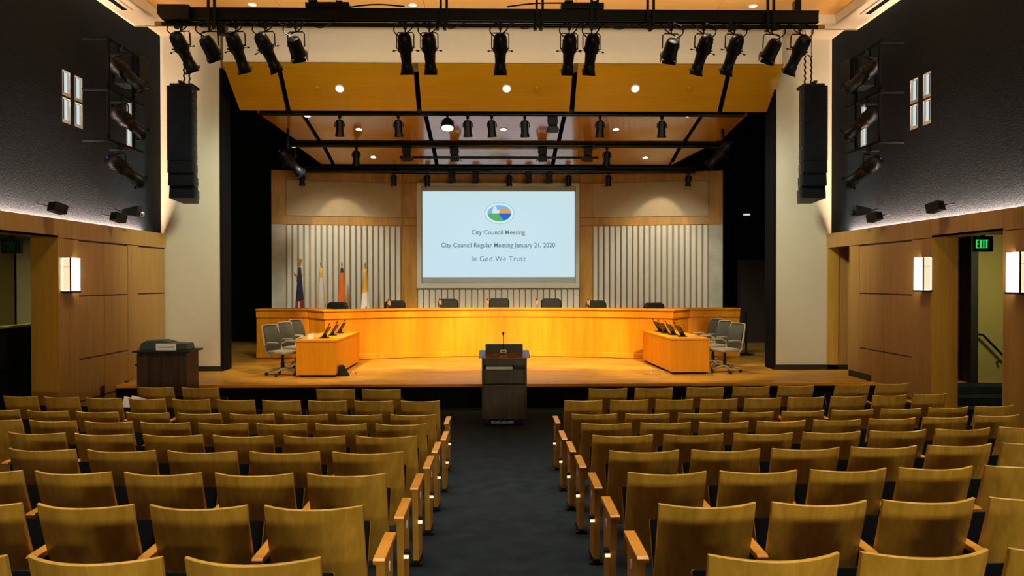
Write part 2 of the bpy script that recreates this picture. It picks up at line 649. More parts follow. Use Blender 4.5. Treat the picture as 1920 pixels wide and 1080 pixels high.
for a, b in zip(cuts[:-1], cuts[1:]):
    m.box(a + 0.003, b - 0.003, 15.5, 15.54, HB, 7.205, 0)
m.box(hx0, hx1, 15.54, CY + 0.2, HB + 0.02, 7.2, 0)
struct(m, 'wall_header', 'header_paint')
m = MB()
m.box(PL - 0.02, PL + 0.03, CY - 0.012, CY + 0.5, STZ, P(415, 128, CY).z)
struct(m, 'trim_left', 'black_cloth')
m = MB()
m.box(PR - 0.03, PR + 0.02, CY - 0.012, CY + 0.5, STZ, P(1452, 168, CY).z)
struct(m, 'trim_right', 'black_cloth')

# stage house: black masking walls, roof and rear
m = MB()
m.box(-9.8, 9.8, 23.9, 24.0, STZ, 7.6)
struct(m, 'wall_stage_rear', 'black_cloth')
m = MB()
m.box(-9.8, -9.7, CY, 24, 0, 7.6)
struct(m, 'wall_stage_left', 'black_cloth')
m = MB()
m.box(9.7, 9.8, CY, 24, 0, 7.6)
struct(m, 'wall_stage_right', 'black_cloth')
m = MB()
m.box(-9.8, 9.8, CY + 0.2, 24, 7.2, 7.3)
struct(m, 'ceiling_stage', 'black_cloth')

# right wing door
m = MB()
a = P(1382, 487, 23.0)
b = P(1440, 640, 23.0)
m.box(a.x, b.x, 23.0, 23.08, STZ, a.z)
dr = struct(m, 'door_1', 'brown_door', bevel=0.005)
m = MB()
for py in (494, 537, 580):
    q = P(1440, py, 23.0)
    m.box(q.x - 0.01, q.x + 0.07, 22.97, 23.03, q.z - 0.10, q.z + 0.02)
m.build('hinge', 'chrome', dr)
m = MB()
m.box(P(1376, 400, 23.1).x, P(1452, 400, 23.1).x, 23.09, 23.2, STZ, P(1376, 200, 23.1).z)
struct(m, 'wall_stage_wing', 'black_cloth')
q = P(1401, 402, 23.0)
m = MB()
m.box(q.x - 0.09, q.x + 0.09, 23.0, 23.09, q.z - 0.02, q.z + 0.02)
tag(m.build('wall_light', 'window_glow'), 'tiny white wall light high above the dark stage wing door', 'light')


# ------------------------------------------------------------ side lobbies seen through the doorways
def lobby(s, X, side):
    m = MB()
    xo = X + s * 3.0
    m.box(xo, xo + s * 0.1, 8.8, 16.0, 0, 3.1)
    struct(m, 'wall_lobby_%s' % side, 'olive_paint')
    m = MB()
    m.box(X + s * 0.42, xo, 8.7, 8.8, 0, 3.1)
    struct(m, 'wall_lobby_%s_near' % side, 'olive_paint')
    m = MB()
    m.box(X + s * 0.42, xo, 8.7, 16.0, 3.08, 3.12)
    struct(m, 'ceiling_lobby_%s' % side, 'black_paint')


lobby(-1, XL, 'left')
lobby(1, XR, 'right')
# right: olive end wall with rail, black door frame, steps up to a landing
ex = P(1824, 500, 14.0).x
m = MB()
m.box(ex, XR + 3.0, 14.0, 14.1, 0, 3.1)
struct(m, 'wall_lobby_right_end', 'olive_paint')
m = MB()
m.box(P(1818, 500, 13.9).x, ex + 0.01, 13.85, 14.12, 0, 3.1)
struct(m, 'trim_1', 'black_paint')
m = MB()
m.box(XR + 0.42, P(1820, 500, 15.6).x, 15.6, 15.7, 0, 2.65)
struct(m, 'wall_lobby_right_far', 'wall_wood')
m = MB()
m.box(XR + 0.42, XR + 3.0, 12.75, 13.1, 0, 0.14)
m.box(XR + 0.42, XR + 3.0, 13.1, 13.45, 0, 0.28)
m.box(XR + 0.42, XR + 3.0, 13.45, 16.0, 0, 0.42)
struct(m, 'floor_lobby_steps', 'carpet')
m = MB()
rp = [P(1824, 625, 13.9), P(1843, 628, 13.9), P(1884, 670, 13.9), P(1900, 690, 13.9)]
m.tube(rp, 0.022, 8, 0)
for k in (1, 2):
    m.tube([rp[k] + Vector((-0.08, 0, -0.06)), rp[k] + Vector((-0.08, 0.1, -0.10))], 0.02, 6, 0)
tag(m.build('handrail', 'pipe_metal', smooth=True), 'metal handrail sloping down the olive wall behind the right doorway', 'handrail')
lamp('lobby_lamp', 'AREA', (8.6, 12.2, 2.95), (8.6, 13.2, 0), 38, (1.0, 0.86, 0.45), 0.6)
# left: half wall with handrail
m = MB()
m.box(-7.75, -7.65, 11.0, 15.5, 0, 1.53)
struct(m, 'wall_lobby_left_low', 'black_paint')
m = MB()
m.box(-7.79, -7.61, 11.0, 15.5, 1.53, 1.56)
struct(m, 'trim_2', 'olive_paint')
m = MB()
m.tube([(-7.57, 11.2, 0.93), (-7.57, 13.3, 1.02), (-7.57, 15.2, 1.10)], 0.022, 8)
for y in (11.8, 13.0, 14.2):
    m.box(-7.66, -7.56, y - 0.015, y + 0.015, 0.92 + (y - 11.2) * 0.04, 0.95 + (y - 11.2) * 0.04)
tag(m.build('handrail', 'black_metal', smooth=True), 'dark handrail on the low wall behind the left doorway', 'handrail')
lamp('lobby_lamp', 'AREA', (-8.7, 13.2, 2.95), (-8.7, 13.4, 0), 25, (1.0, 0.86, 0.45), 0.5)


def exit_sign(px0, px1, py0, py1, Y, lit, label):
    a, b = P(px0, py0, Y), P(px1, py1, Y)
    t = thing('exit_sign', label, 'sign', ((a.x + b.x) / 2, Y, b.z))
    w, h = (b.x - a.x), (a.z - b.z)
    m = MB()
    m.box(-w / 2, w / 2, -0.02, 0.03, 0, h)
    m.build('sign_box', 'sign_dark', t, bevel=0.005)
    m = MB()
    m.box(-0.03, 0.03, -0.01, 0.02, h, 3.08 - b.z)
    m.build('bracket', 'black_metal', t)
    # lettering of four strokes letters, upright boxes
    L = MB()
    lw = w * 0.145
    hh = h * 0.56
    z0 = h * 0.22
    x0 = -w * 0.40
    s = 0.016 if w > 0.2 else 0.012
    def bar(x, z, ww, zz): L.box(x, x + ww, -0.026, -0.02, z, z + zz)
    bar(x0, z0, s, hh)
    for k in (0, 0.46, 0.9):
        bar(x0, z0 + k * hh * 0.98, lw, s)
    xx = x0 + lw * 1.25
    for sg in (1, -1):
        pts = [(xx, z0 if sg > 0 else z0 + hh), (xx + s, z0 if sg > 0 else z0 + hh), (xx + lw, z0 + hh if sg > 0 else z0), (xx + lw - s, z0 + hh if sg > 0 else z0)]
        L.prism(pts, lambda u, v_, t_: (u, t_, v_), -0.026, -0.02)
    xx += lw * 1.3
    bar(xx, z0, s, hh)
    xx += s * 2
    bar(xx, z0 + hh - s, lw * 0.95, s)
    bar(xx + lw * 0.95 / 2 - s / 2, z0, s, hh)
    L.build('lettering', 'exit_green' if lit else 'sign_dim', t)
    return t


exit_sign(1825, 1861, 443, 472, 11.9, True, 'glowing green EXIT sign hanging in the doorway right of the stage')
exit_sign(3, 41, 447, 475, 11.9, False, 'dim unlit exit sign in the dark doorway on the left wall')


# ------------------------------------------------------------ wall sconces
def sconce(s, X, px, label):
    H, W, D = 0.56, 0.27, 0.14
    y = yat(px, X - s * D) + W / 2
    t = thing('wall_sconce', label, 'wall lamp', (X, y, 2.08), 0, 'box sconces on the wood walls')
    m = MB()
    m.box(-s * 0.012, -s * D, -W / 2, W / 2, 0.03, H - 0.02, 0)
    m.build('lamp_shade', 'sconce_light', t)
    m = MB()
    m.box(-s * 0.02, -s * (D - 0.006), -W / 2 - 0.003, -W / 2 - 0.001, 0.032, H - 0.022, 0)
    tag(m.build('side_glass', 'sconce_side', t), 'peach tinted side glass')
    m = MB()
    m.box(0, -s * (D + 0.008), -W / 2 - 0.010, W / 2 + 0.010, 0, 0.03)
    m.build('base', 'black_metal', t)
    m = MB()
    m.box(0, -s * (D + 0.006), -W / 2 - 0.006, W / 2 + 0.006, H - 0.02, H - 0.012)
    m.box(0, -s * (D + 0.004), -W / 2 - 0.006, -W / 2 - 0.003, H - 0.165, H - 0.160)
    m.box(-s * D, -s * (D + 0.004), -W / 2 - 0.006, W / 2 + 0.006, H - 0.165, H - 0.160)
    m.box(-s * (D - 0.012), -s * (D + 0.008), -W / 2 - 0.010, -W / 2 + 0.004, 0.03, H - 0.012)
    m.build('trim', 'black_metal', t)
    return t


sconce(-1, XL, 133, 'glowing box sconce on the left wood wall')
sconce(1, XR, 1730.5, 'glowing box sconce between the wall panels and the EXIT doorway')
sconce(1, XR, 1912, 'glowing box sconce on the near side of the EXIT doorway')


# ------------------------------------------------------------ small loudspeakers and cameras on the upper walls
def wall_speaker(s, px, py, kind, label):
    U = UL if s < 0 else UR
    X = U - s * 0.28
    Y = yat(px, X)
    z = P(px, py, Y).z
    t = thing('wall_speaker' if kind == 'speaker' else 'wall_projector', label, kind, (U, Y, z))
    m = MB()
    m.tube([(0, 0, 0.05), (-s * 0.2, 0, 0.02)], 0.012, 8)
    m.build('bracket', 'black_metal', t)
    m = MB()
    if kind == 'speaker':
        R = T(-s * 0.28, 0, 0) @ RZ(s * 0.5) @ RX(-0.25)
        m.box(-0.09, 0.09, -0.09, 0.11, -0.07, 0.07, 0, R)
        m.box(-0.075, 0.075, -0.095, -0.09, -0.055, 0.055, 1, R)
        m.build('housing', ['black_plastic', 'black_cloth'], t, bevel=0.008)
    else:
        R = T(-s * 0.24, 0, 0.0) @ RY(-s * 0.12)
        m.prism([(-0.22, -0.05), (0.20, -0.06), (0.20, 0.14), (-0.05, 0.05)], lambda u, v_, t_: R @ Vector((-s * u * -1 * -1, t_, v_)), -0.09, 0.09)
        m.build('housing', 'black_plastic', t, bevel=0.01)
        m = MB()
        m.lathe([(0.05, 0), (0.055, 0.03), (0.04, 0.05)], R @ T(s * 0.22 * -1, 0, 0.0) @ RY(-s * PI / 2) @ T(0, 0, 0))
        m.build('lens', 'chrome' if s < 0 else 'black_metal', t, smooth=True)
    return t


wall_speaker(-1, 108, 390, 'speaker', 'small black speaker on the dark left wall, nearest the camera')
wall_speaker(-1, 222, 408, 'speaker', 'small black speaker on the left wall below the flared projector')
wall_speaker(-1, 246, 398, 'projector', 'flared black projector with round lens on the dark left wall')
wall_speaker(1, 1640, 407, 'speaker', 'small black speaker on the right wall below the flared projector')
wall_speaker(1, 1618, 397, 'projector', 'flared black projector on the dark right wall above the ledge')
wall_speaker(1, 1754, 388, 'speaker', 'small black speaker on the dark right wall, nearest the camera')


# ------------------------------------------------------------ stage lanterns
def lantern(kind, label, loc, lean=0.0, pitch=0.6, yaw=0.0, group=None, sc_=1.0, drop=0.36):
    """clamp on a pipe at loc, yoke hanging from it, body turned about the yoke's pivot"""
    t = thing({'profile': 'stage_spotlight', 'par': 'par_spotlight', 'fresnel': 'fresnel_spotlight', 'small': 'small_spotlight', 'scoop': 'scoop_light'}[kind],
              label, 'stage light', loc, yaw, group)
    t.scale = (sc_,) * 3
    m = MB()
    m.box(-0.028, 0.028, -0.035, 0.035, -0.075, 0.045)
    m.box(-0.012, 0.012, -0.05, 0.05, -0.02, 0.0)
    m.tube([(0, 0, -0.07), (0, 0, -0.13)], 0.014, 6)
    m.build('clamp', 'black_metal', t, bevel=0.004)
    w = {'profile': 0.155, 'par': 0.15, 'fresnel': 0.15, 'small': 0.09, 'scoop': 0.17}[kind]
    yk = MB()
    R0 = RY(lean * 0.15)
    pts = [(-w, 0, -drop), (-w, 0, -0.17), (-w * 0.8, 0, -0.135), (w * 0.8, 0, -0.135), (w, 0, -0.17), (w, 0, -drop)]
    yk.tube([R0 @ Vector(p) for p in pts], 0.011, 6)
    yk.build('yoke', 'black_metal', t, smooth=True)
    B = T(0, 0, -drop) @ RY(lean) @ RX(pitch)
    m = MB()
    if kind == 'profile':
        m.lathe([(0.04, 0.26), (0.085, 0.245), (0.115, 0.20), (0.125, 0.13), (0.128, 0.02), (0.135, 0.015), (0.135, -0.06), (0.105, -0.10), (0.092, -0.30), (0.105, -0.32), (0.108, -0.40), (0.118, -0.405), (0.118, -0.44)], B, 20)
        for z in (0.05, 0.09, 0.13):
            m.lathe([(0.131, z), (0.131, z + 0.012)], B, 20)
        m.box(-0.12, 0.12, -0.12, 0.12, -0.47, -0.44, 0, B)
        m.build('housing', 'black_metal', t, smooth=True)
        for sx in (-1, 1):
            h = MB()
            h.tube([B @ Vector((sx * 0.13, 0, -0.05)), B @ Vector((sx * 0.21, 0, -0.06))], 0.006, 6)
            h.tube([B @ Vector((sx * 0.19, 0, -0.06)), B @ Vector((sx * 0.23, 0, -0.064))], 0.014, 6)
            h.tube([B @ Vector((sx * 0.11, 0, -0.045)), B @ Vector((sx * 0.165, 0, 0.0))], 0.012, 8)
            h.build('shutter_handle', 'black_metal', t)
        g = MB()
        g.lathe([(0.018, 0.262), (0.016, 0.268)], B, 10)
        g.build('power_cap', 'blue_led', t)
    elif kind == 'par':
        m.lathe([(0.07, 0.17), (0.105, 0.16), (0.125, 0.10), (0.13, -0.02), (0.14, -0.14), (0.145, -0.18)], B, 20)
        m.build('housing', 'black_metal', t, smooth=True)
        m = MB()
        for a in range(4):
            m.box(-0.12, 0.12, 0.135, 0.145, -0.24, -0.17, 0, B @ RZ(a * PI / 2))
        m.build('barn_door', 'black_metal', t)
        m = MB()
        m.lathe([(0.018, 0.172), (0.016, 0.18)], B, 10)
        m.build('power_cap', 'blue_led', t)
    elif kind == 'fresnel':
        m.box(-0.13, 0.13, -0.12, 0.12, -0.08, 0.15, 0, B)
        m.lathe([(0.12, -0.14), (0.12, -0.08)], B, 20)
        m.build('housing', 'black_metal', t, bevel=0.02)
        m = MB()
        for a in range(4):
            R = B @ RZ(a * PI / 2) @ T(0, 0.125, -0.14) @ RX(0.35)
            m.box(-0.13, 0.13, 0, 0.008, -0.16, 0, 0, R)
        m.build('barn_door', 'black_metal', t)
    elif kind == 'small':
        m.lathe([(0.04, 0.14), (0.065, 0.13), (0.075, 0.09), (0.075, -0.10), (0.082, -0.12), (0.092, -0.18)], B, 18)
        m.build('housing', 'black_metal', t, smooth=True)
        m = MB()
        m.lathe([(0.060, -0.181), (0.060, -0.186)], B, 14)
        m.build('lens', 'steel_blue', t)
    else:
        m.lathe([(0.06, 0.15), (0.12, 0.12), (0.16, 0.02), (0.19, -0.12)], B, 22)
        m.build('housing', 'black_metal', t, smooth=True)
        m = MB()
        m.lathe([(0.165, -0.121), (0.165, -0.126)], B, 20)
        m.build('lens', 'scoop_lens', t)
    return t


# front bar over the hall
TY = 12.0
a, b = P(335, 38, TY), P(1533, 22, TY)
t = thing('lighting_truss', 'long black steel beam over the hall in front of the stage', 'truss', ((a.x + b.x) / 2, TY, (a.z + b.z) / 2))
m = MB()
hw = (b.x - a.x) / 2
zc = (a.z + b.z) / 2
m.box(-hw, hw, -0.045, 0.045, a.z - zc, b.z - zc)
for zz in (a.z - zc, b.z - zc - 0.018):
    m.box(-hw, hw, -0.06, 0.06, zz, zz + 0.018)
m.build('beam', 'black_metal', t, bevel=0.004)
# end box
q0, q1 = P(303, 42, TY), P(362, 15, TY)
m = MB()
cx = t.location.x
m.prism([(q0.x - cx, q1.z - zc), (q0.x - cx, q0.z - zc + 0.08), (q0.x - cx + 0.06, q0.z - zc), (q1.x - cx, q0.z - zc), (q1.x - cx, b.z - zc), (q1.x - cx - 0.07, q1.z - zc)],
        lambda u, v_, t_: (u, t_, v_), -0.17, 0.02)
m.build('end_box', 'black_metal', t, bevel=0.006)
for px in (402, 833, 1011, 1113, 1217, 1440):
    m = MB()
    q = P(px, 20, TY)
    for dx in (-0.045, 0.045):
        m.box(q.x - cx + dx - 0.018, q.x - cx + dx + 0.018, -0.14, -0.10, P(px, 56, TY).z - zc, 7.2 - zc)
    m.box(q.x - cx - 0.08, q.x - cx + 0.08, -0.16, -0.10, P(px, 2, TY).z - zc, P(px, -8, TY).z - zc)
    m.build('hanger', 'black_metal', t)
for x0, x1, y0, y1, lb in ((573, 655, 5, 26, 'left'), (1052, 1132, 6, 24, 'right')):
    u, v_ = P(x0, y1, TY - 0.05), P(x1, y0, TY - 0.05)
    m = MB()
    m.box(u.x, v_.x, TY - 0.09, TY + 0.15, b.z + 0.001, v_.z)
    m.box(u.x + 0.05, u.x + 0.18, TY - 0.1, TY + 0.1, v_.z, v_.z + 0.03)
    m.box(v_.x - 0.2, v_.x - 0.1, TY - 0.1, TY + 0.1, v_.z, v_.z + 0.02)
    tag(m.build('dimmer_box', 'black_metal', bevel=0.01), 'black dimmer box riding on the truss beam, %s of the middle' % lb, 'equipment box')
# pipe under the beam
pz = P(900, 48.5, TY).z
pa, pb = P(305, 48, TY).x, P(1532, 48, TY).x
t = thing('lighting_pipe', 'black pipe with yellow end caps holding the hall spotlights', 'pipe', ((pa + pb) / 2, TY - 0.02, pz))
L2 = (pb - pa) / 2
m = MB()
m.tube([(-L2, 0, 0), (L2, 0, 0)], 0.032, 10)
m.build('tube', 'black_metal', t, smooth=True)
for s in (-1, 1):
    m = MB()
    m.tube([(s * L2, 0, 0), (s * (L2 + 0.10), 0, 0)], 0.036, 10)
    tag(m.build('end_cap', 'yellow_cap', t), 'yellow end cap')
for px in (332, 403, 820, 834, 1003, 1014, 1218, 1369, 1437):
    q = P(px, 48, TY).x - t.location.x
    m = MB()
    m.box(q - 0.025, q + 0.025, -0.04, 0.04, -0.07, P(900, 40.5, TY).z - pz)
    m.build('bracket', 'black_metal', t)
cap = P(1530, 10, TY)
m = MB()
q = P(1494, 12, TY)
m.box(q.x - 0.05, q.x + 0.05, TY - 0.06, TY + 0.06, b.z, b.z + 0.16)
tag(m.build('junction_box', 'black_metal', bevel=0.006), 'small black junction box on the right end of the beam', 'equipment box')
q = P(418, 55, TY)
m = MB()
m.box(q.x - 0.06, q.x + 0.06, TY - 0.08, TY + 0.06, pz - 0.16, pz + 0.03)
tag(m.build('junction_box', 'black_metal', bevel=0.006), 'small black box clipped to the pipe between left spotlights', 'equipment box')

FOH = [(340, 'profile', -0.42, 'leftmost of the long spotlights on the front pipe, over the left speaker'),
       (393, 'par', -0.50, 'short spotlight on the front pipe, second from the left end'),
       (443, 'profile', -0.30, 'long black spotlight leaning right, third from the left end of the pipe'),
       (498, 'profile', -0.50, 'long black spotlight leaning steeply right, fourth from the pipe left end'),
       (555, 'par', -0.28, 'short spotlight with barn doors, fifth from the left end of the pipe'),
       (760, 'profile', -0.04, 'upright long spotlight, left one of the pair left of centre'),
       (805, 'profile', -0.02, 'upright long spotlight, right one of the pair left of centre'),
       (938, 'profile', 0.0, 'upright long spotlight alone at the middle of the pipe'),
       (1067, 'profile', 0.03, 'upright long spotlight, left one of the pair right of centre'),
       (1109, 'profile', 0.10, 'upright long spotlight, right one of the pair right of centre'),
       (1258, 'par', 0.22, 'short spotlight with barn doors, fifth from the right end of the pipe'),
       (1319, 'profile', 0.30, 'long black spotlight leaning left, fourth from the pipe right end'),
       (1376, 'profile', 0.30, 'long black spotlight leaning left, third from the right end of the pipe'),
       (1447, 'par', 0.48, 'short spotlight on the front pipe, second from the right end'),
       (1499, 'profile', 0.42, 'rightmost of the long spotlights on the front pipe, over the right speaker')]
for px, kind, lean, lb in FOH:
    q = P(px, 48, TY)
    lantern(kind, lb, (q.x, TY - 0.02, pz), lean * 0.72, 0.62 if kind == 'profile' else 0.8, 0, 'spotlights on the front pipe', 0.84, 0.40)


def cable(name, pts, label, r=0.010, parent=None):
    m = MB()
    P3 = [Vector(p) for p in pts]
    out = []
    n = len(P3)
    for i in range(n - 1):
        p0, p1, p2, p3 = P3[max(i - 1, 0)], P3[i], P3[i + 1], P3[min(i + 2, n - 1)]
        for k in range(6):
            t_ = k / 6
            out.append(0.5 * ((2 * p1) + (p2 - p0) * t_ + (2 * p0 - 5 * p1 + 4 * p2 - p3) * t_ ** 2 + (3 * p1 - p0 - 3 * p2 + p3) * t_ ** 3))
    out.append(P3[-1])
    m.tube(out, r, 5)
    o = m.build(name, 'black_metal', parent, smooth=True)
    if label:
        tag(o, label, 'cable')
    return o


random.seed(11)
names = ['leftmost', 'second', 'third', 'fourth', 'fifth', 'sixth', 'seventh', 'eighth', 'ninth', 'tenth', 'eleventh', 'twelfth', 'thirteenth', 'fourteenth', 'rightmost']
for i, (px, kind, lean, lb) in enumerate(FOH):
    sgn = 1 if lean <= 0 else -1
    if abs(lean) < 0.2:
        sgn = 1
    x = P(px, 48, TY).x
    top = Vector((x - math.sin(lean) * -0.12 + 0.0, TY - 0.18, pz - 0.16))
    y0 = TY - 0.06
    d = 0.30 + random.random() * 0.14
    pts = [(x + math.sin(lean) * 0.2, TY - 0.10, pz - 0.17), (x + sgn * 0.09, y0 - 0.05, pz - 0.10), (x + sgn * 0.17, y0, pz + 0.02),
           (x + sgn * d, y0, pz - 0.06), (x + sgn * (d + 0.22), y0, pz + 0.035)]
    cable('power_cable', [(x - sgn * 0.02, y0, pz + 0.04), (x - sgn * 0.13, y0 - 0.06, pz - 0.03), (x - sgn * 0.15, y0 - 0.08, pz - 0.14), (x - sgn * 0.06 - math.sin(lean) * 0.1, TY - 0.18, pz - 0.24)],
          'black cable hanging from the pipe into the housing of spotlight ' + (names[i] if i in (0, 14) else names[i] + ' from left'))
    where = names[i] if i in (0, 14) else names[i] + ' from left'
    cable('power_cable', pts, 'thin black cable looping from the pipe to spotlight ' + where)
xa, xb = P(655, 18, TY), P(760, 22, TY)
cable('power_cable', [(xa.x, TY - 0.1, xa.z), ((xa.x + xb.x) / 2, TY - 0.12, b.z + 0.03), (xb.x, TY - 0.1, b.z + 0.01)], 'cable dropping from the left dimmer box onto the beam', 0.012)
xa, xb = P(1052, 10, TY), P(950, 21, TY)
cable('power_cable', [(xa.x, TY - 0.1, xa.z), ((xa.x + xb.x) / 2, TY - 0.12, b.z + 0.06), (xb.x, TY - 0.1, b.z + 0.015)], 'cable running from the right dimmer box along the beam', 0.012)


# ------------------------------------------------------------ line arrays
def line_array(px0, px1, Y, side, s):
    x0, x1 = P(px0, 300, Y).x, P(px1, 300, Y).x
    cx = (x0 + x1) / 2
    W = x1 - x0
    zt = P(px0, 160, Y).z
    zb = P(px0, 371, Y).z
    t = thing('line_array_speaker', 'tall black hanging loudspeaker stack in front of the %s cream pier' % side, 'loudspeaker', (cx, Y, zb))
    n = 9
    H = (zt - zb) / n
    ang = 0.0
    y = 0.0
    for k in range(n):
        z1 = zt - zb - k * H
        z0 = z1 - H + 0.003
        if k >= 6:
            ang += 0.05
            y += 0.018 * (k - 5)
        m = MB()
        R = T(0, y, z1) @ RX(-ang)
        poly = [(-W / 2, 0), (W / 2, 0), (W / 2 - 0.10, 0.45), (-W / 2 + 0.10, 0.45)]
        m.prism(poly, lambda u, v_, t_: R @ Vector((u, v_, t_)), 0, -(H - 0.003), 0)
        m.box(-W / 2 + 0.03, W / 2 - 0.03, -0.006, 0.0, -(H - 0.009), 0.0, 1, R)
        for sx in (-1, 1):
            m.box(sx * (W / 2 - 0.02), sx * (W / 2 + 0.008), 0.02, 0.07, -(H - 0.02), -0.02, 0, R)
            m.box(sx * (W / 2 - 0.11), sx * (W / 2 - 0.085), 0.36, 0.42, -(H * 0.65), -H * 0.35, 0, R)
            m.box(sx * (W / 2 - 0.012), sx * (W / 2 - 0.004), -0.010, -0.006, -H * 0.55, -H * 0.45, 2, R)
        m.build('speaker_cabinet', ['black_plastic', 'black_cloth', 'chrome'], t, bevel=0.004)
    m = MB()
    m.box(-W / 2 + 0.04, W / 2 - 0.04, 0.04, 0.42, zt - zb + 0.0, zt - zb + 0.05)
    m.box(-0.03, 0.03, -0.02, 0.6, zt - zb + 0.05, zt - zb + 0.09)
    m.build('rigging_frame', 'black_metal', t)
    top = 7.21 - zb
    m = MB()
    for dx in ((0.02, 0.12) if s < 0 else (-0.02, -0.14)):
        k = 0
        z = zt - zb + 0.05
        while z < zt - zb + 0.55:
            m.tube([(dx + 0.012 * (-1) ** k, 0.15, z), (dx - 0.012 * (-1) ** k, 0.15, z + 0.06)], 0.016, 5)
            z += 0.055
            k += 1
        m.tube([(dx, 0.15, zt - zb + 0.5), (dx, 0.15, top)], 0.007, 5)
    m.build('hanging_chain', 'black_metal', t)
    return t


line_array(313, 363, 15.0, 'left', -1)
line_array(1505, 1552, 15.0, 'right', 1)


# ------------------------------------------------------------ side ladders with spotlights on the upper walls
def ladder(s, side):
    U = UL if s < 0 else UR
    X = U - s * 0.45
    ya, yb = (yat(205, X), yat(252, X)) if s < 0 else (yat(1648, X), yat(1604, X))
    t = thing('lighting_ladder', 'black pipe ladder of stage lights on the dark %s wall' % side, 'lighting rig', (U, (ya + yb) / 2, P(205, 265, ya).z))
    z0 = 0
    z1 = P(205, 70, ya).z - t.location.z
    cy = t.location.y
    m = MB()
    for y in (ya - cy, yb - cy):
        m.tube([(-s * 0.45, y, 0), (-s * 0.45, y, z1)], 0.03, 8)
    m.build('upright', 'black_cloth', t, smooth=True)
    for k, z in enumerate((0.02, z1 * 0.50, z1 - 0.02)):
        m = MB()
        m.tube([(-s * 0.035, ya - cy, z), (-s * 0.45, ya - cy, z)], 0.025, 8)
        m.tube([(-s * 0.035, yb - cy, z), (-s * 0.45, yb - cy, z)], 0.025, 8)
        m.tube([(-s * 0.45, ya - cy - 0.1, z), (-s * 0.45, yb - cy + 0.35, z)], 0.03, 8)
        m.build('crossbar', 'black_cloth', t, smooth=True)
    m = MB()
    m.box(-s * 0.05, -s * 0.5, yb - cy + 0.15, yb - cy + 0.55, z1 - 0.5, z1 + 0.0)
    m.build('dimmer_pack', 'black_metal', t, bevel=0.01)
    zb = t.location.z
    for k, (z, dy, lb) in enumerate(((0.0, 0.1, 'lowest'), (z1 * 0.50, 0.30, 'middle'), (z1 - 0.05, 0.15, 'topmost'))):
        o = lantern('profile', '%s long spotlight on the ladder of the dark %s wall' % (lb, side), (X, (ya + yb) / 2 - 0.1 + dy * 0.5, zb + z), -s * -0.75 * -1 if False else 0, 1.05, s * 0.5, 'spotlights on the side ladders')
        o.rotation_euler = (0, 0, s * 0.55)


ladder(-1, 'left')
ladder(1, 'right')


# ------------------------------------------------------------ ceiling reflectors over the stage
def reflector_row(name, ya, pya, yb, pyb, xa, xb, divs, row):
    za, zb = P(932, pya, ya).z, P(932, pyb, yb).z
    es_a = [P(xa[0], pya, ya).x] + [P(p, pya, ya).x for p in divs] + [P(xa[1], pya, ya).x]
    xla, xra = es_a[0], es_a[-1]
    xlb, xrb = P(xb[0], pyb, yb).x, P(xb[1], pyb, yb).x
    out = []
    nm = ['leftmost', 'second from left', 'middle', 'second from right', 'rightmost']
    for i in range(5):
        l0, r0 = es_a[i], es_a[i + 1]
        l1 = xlb if i == 0 else es_a[i]
        r1 = xrb if i == 4 else es_a[i + 1]
        g = 0.05
        m = MB()
        gl = 0 if i == 0 else g
        gr = 0 if i == 4 else g
        th = 0.05
        v = [(l0 + gl, ya, za), (r0 - gr, ya, za), (r1 - gr, yb, zb), (l1 + gl, yb, zb)]
        m.add(v + [(x, y, z + th) for x, y, z in v], [(0, 3, 2, 1), (4, 5, 6, 7), (0, 1, 5, 4), (1, 2, 6, 5), (2, 3, 7, 6), (3, 0, 4, 7)])
        o = m.build('acoustic_ceiling_panel', 'reflector_wood')
        tag(o, 'orange wood acoustic ceiling panel, %s in the %s row' % (nm[i], row), 'ceiling panel', 'wood reflector panels over the stage')
    return za, zb


R1 = reflector_row('r1', 15.56, 120, 16.32, 208.5, (417, 1469), (450, 1437), (521, 779, 1079, 1370), 'front')
R2 = reflector_row('r2', 17.3, 213, 18.95, 264, (483, 1402), (556, 1350), (566, 797, 1059, 1318), 'second')
R3 = reflector_row('r3', 19.2, 272, 20.35, 308, (553, 1330), (603, 1258), (606, 812, 1043, 1277), 'rear')
m = MB()
m.box(-5.4, 5.5, 16.3, 21.8, 6.95, 7.0)
# gaps between the rows of reflectors are dark: black steel beams above them
for y, z in ((16.75, 6.35), (19.2, 6.05)):
    m.box(-6, 6.1, y - 0.05, y + 0.05, z, z + 0.2)
struct(m, 'beam_stage_roof', 'black_cloth')


def downlight(px, py, ya, za, yb, zb, label, r=0.085):
    # find the point on the sloping panel hit by the pixel's ray
    d = CAMROT @ Vector(((px - 960) / F, (540 - py) / F, -1))
    sl = (zb - za) / (yb - ya)
    # CAMZ + d.z t = za + sl (d.y t - ya)
    t_ = (za - sl * ya - CAMZ) / (d.z - sl * d.y)
    p = Vector((0, 0, CAMZ)) + d * t_
    ang = math.atan(sl)
    t = thing('recessed_downlight', label, 'downlight', p, 0, 'round downlights in the wood ceiling panels')
    t.rotation_euler = (ang, 0, 0)
    m = MB()
    m.lathe([(r * 0.8, -0.008), (r * 0.8, -0.002)], None, 20)
    m.build('lens', 'downlight_glow', t)
    m = MB()
    n = 20
    v = []
    for rr, z in ((r * 0.8, -0.003), (r * 0.8, -0.012), (r, -0.010), (r, -0.001)):
        v += [(rr * math.cos(k * 2 * PI / n), rr * math.sin(k * 2 * PI / n), z) for k in range(n)]
    f = []
    for i in range(3):
        for k in range(n):
            k2 = (k + 1) % n
            f.append((i * n + k, i * n + k2, (i + 1) * n + k2, (i + 1) * n + k))
    m.add(v, f)
    m.build('trim_ring', 'header_paint', t)


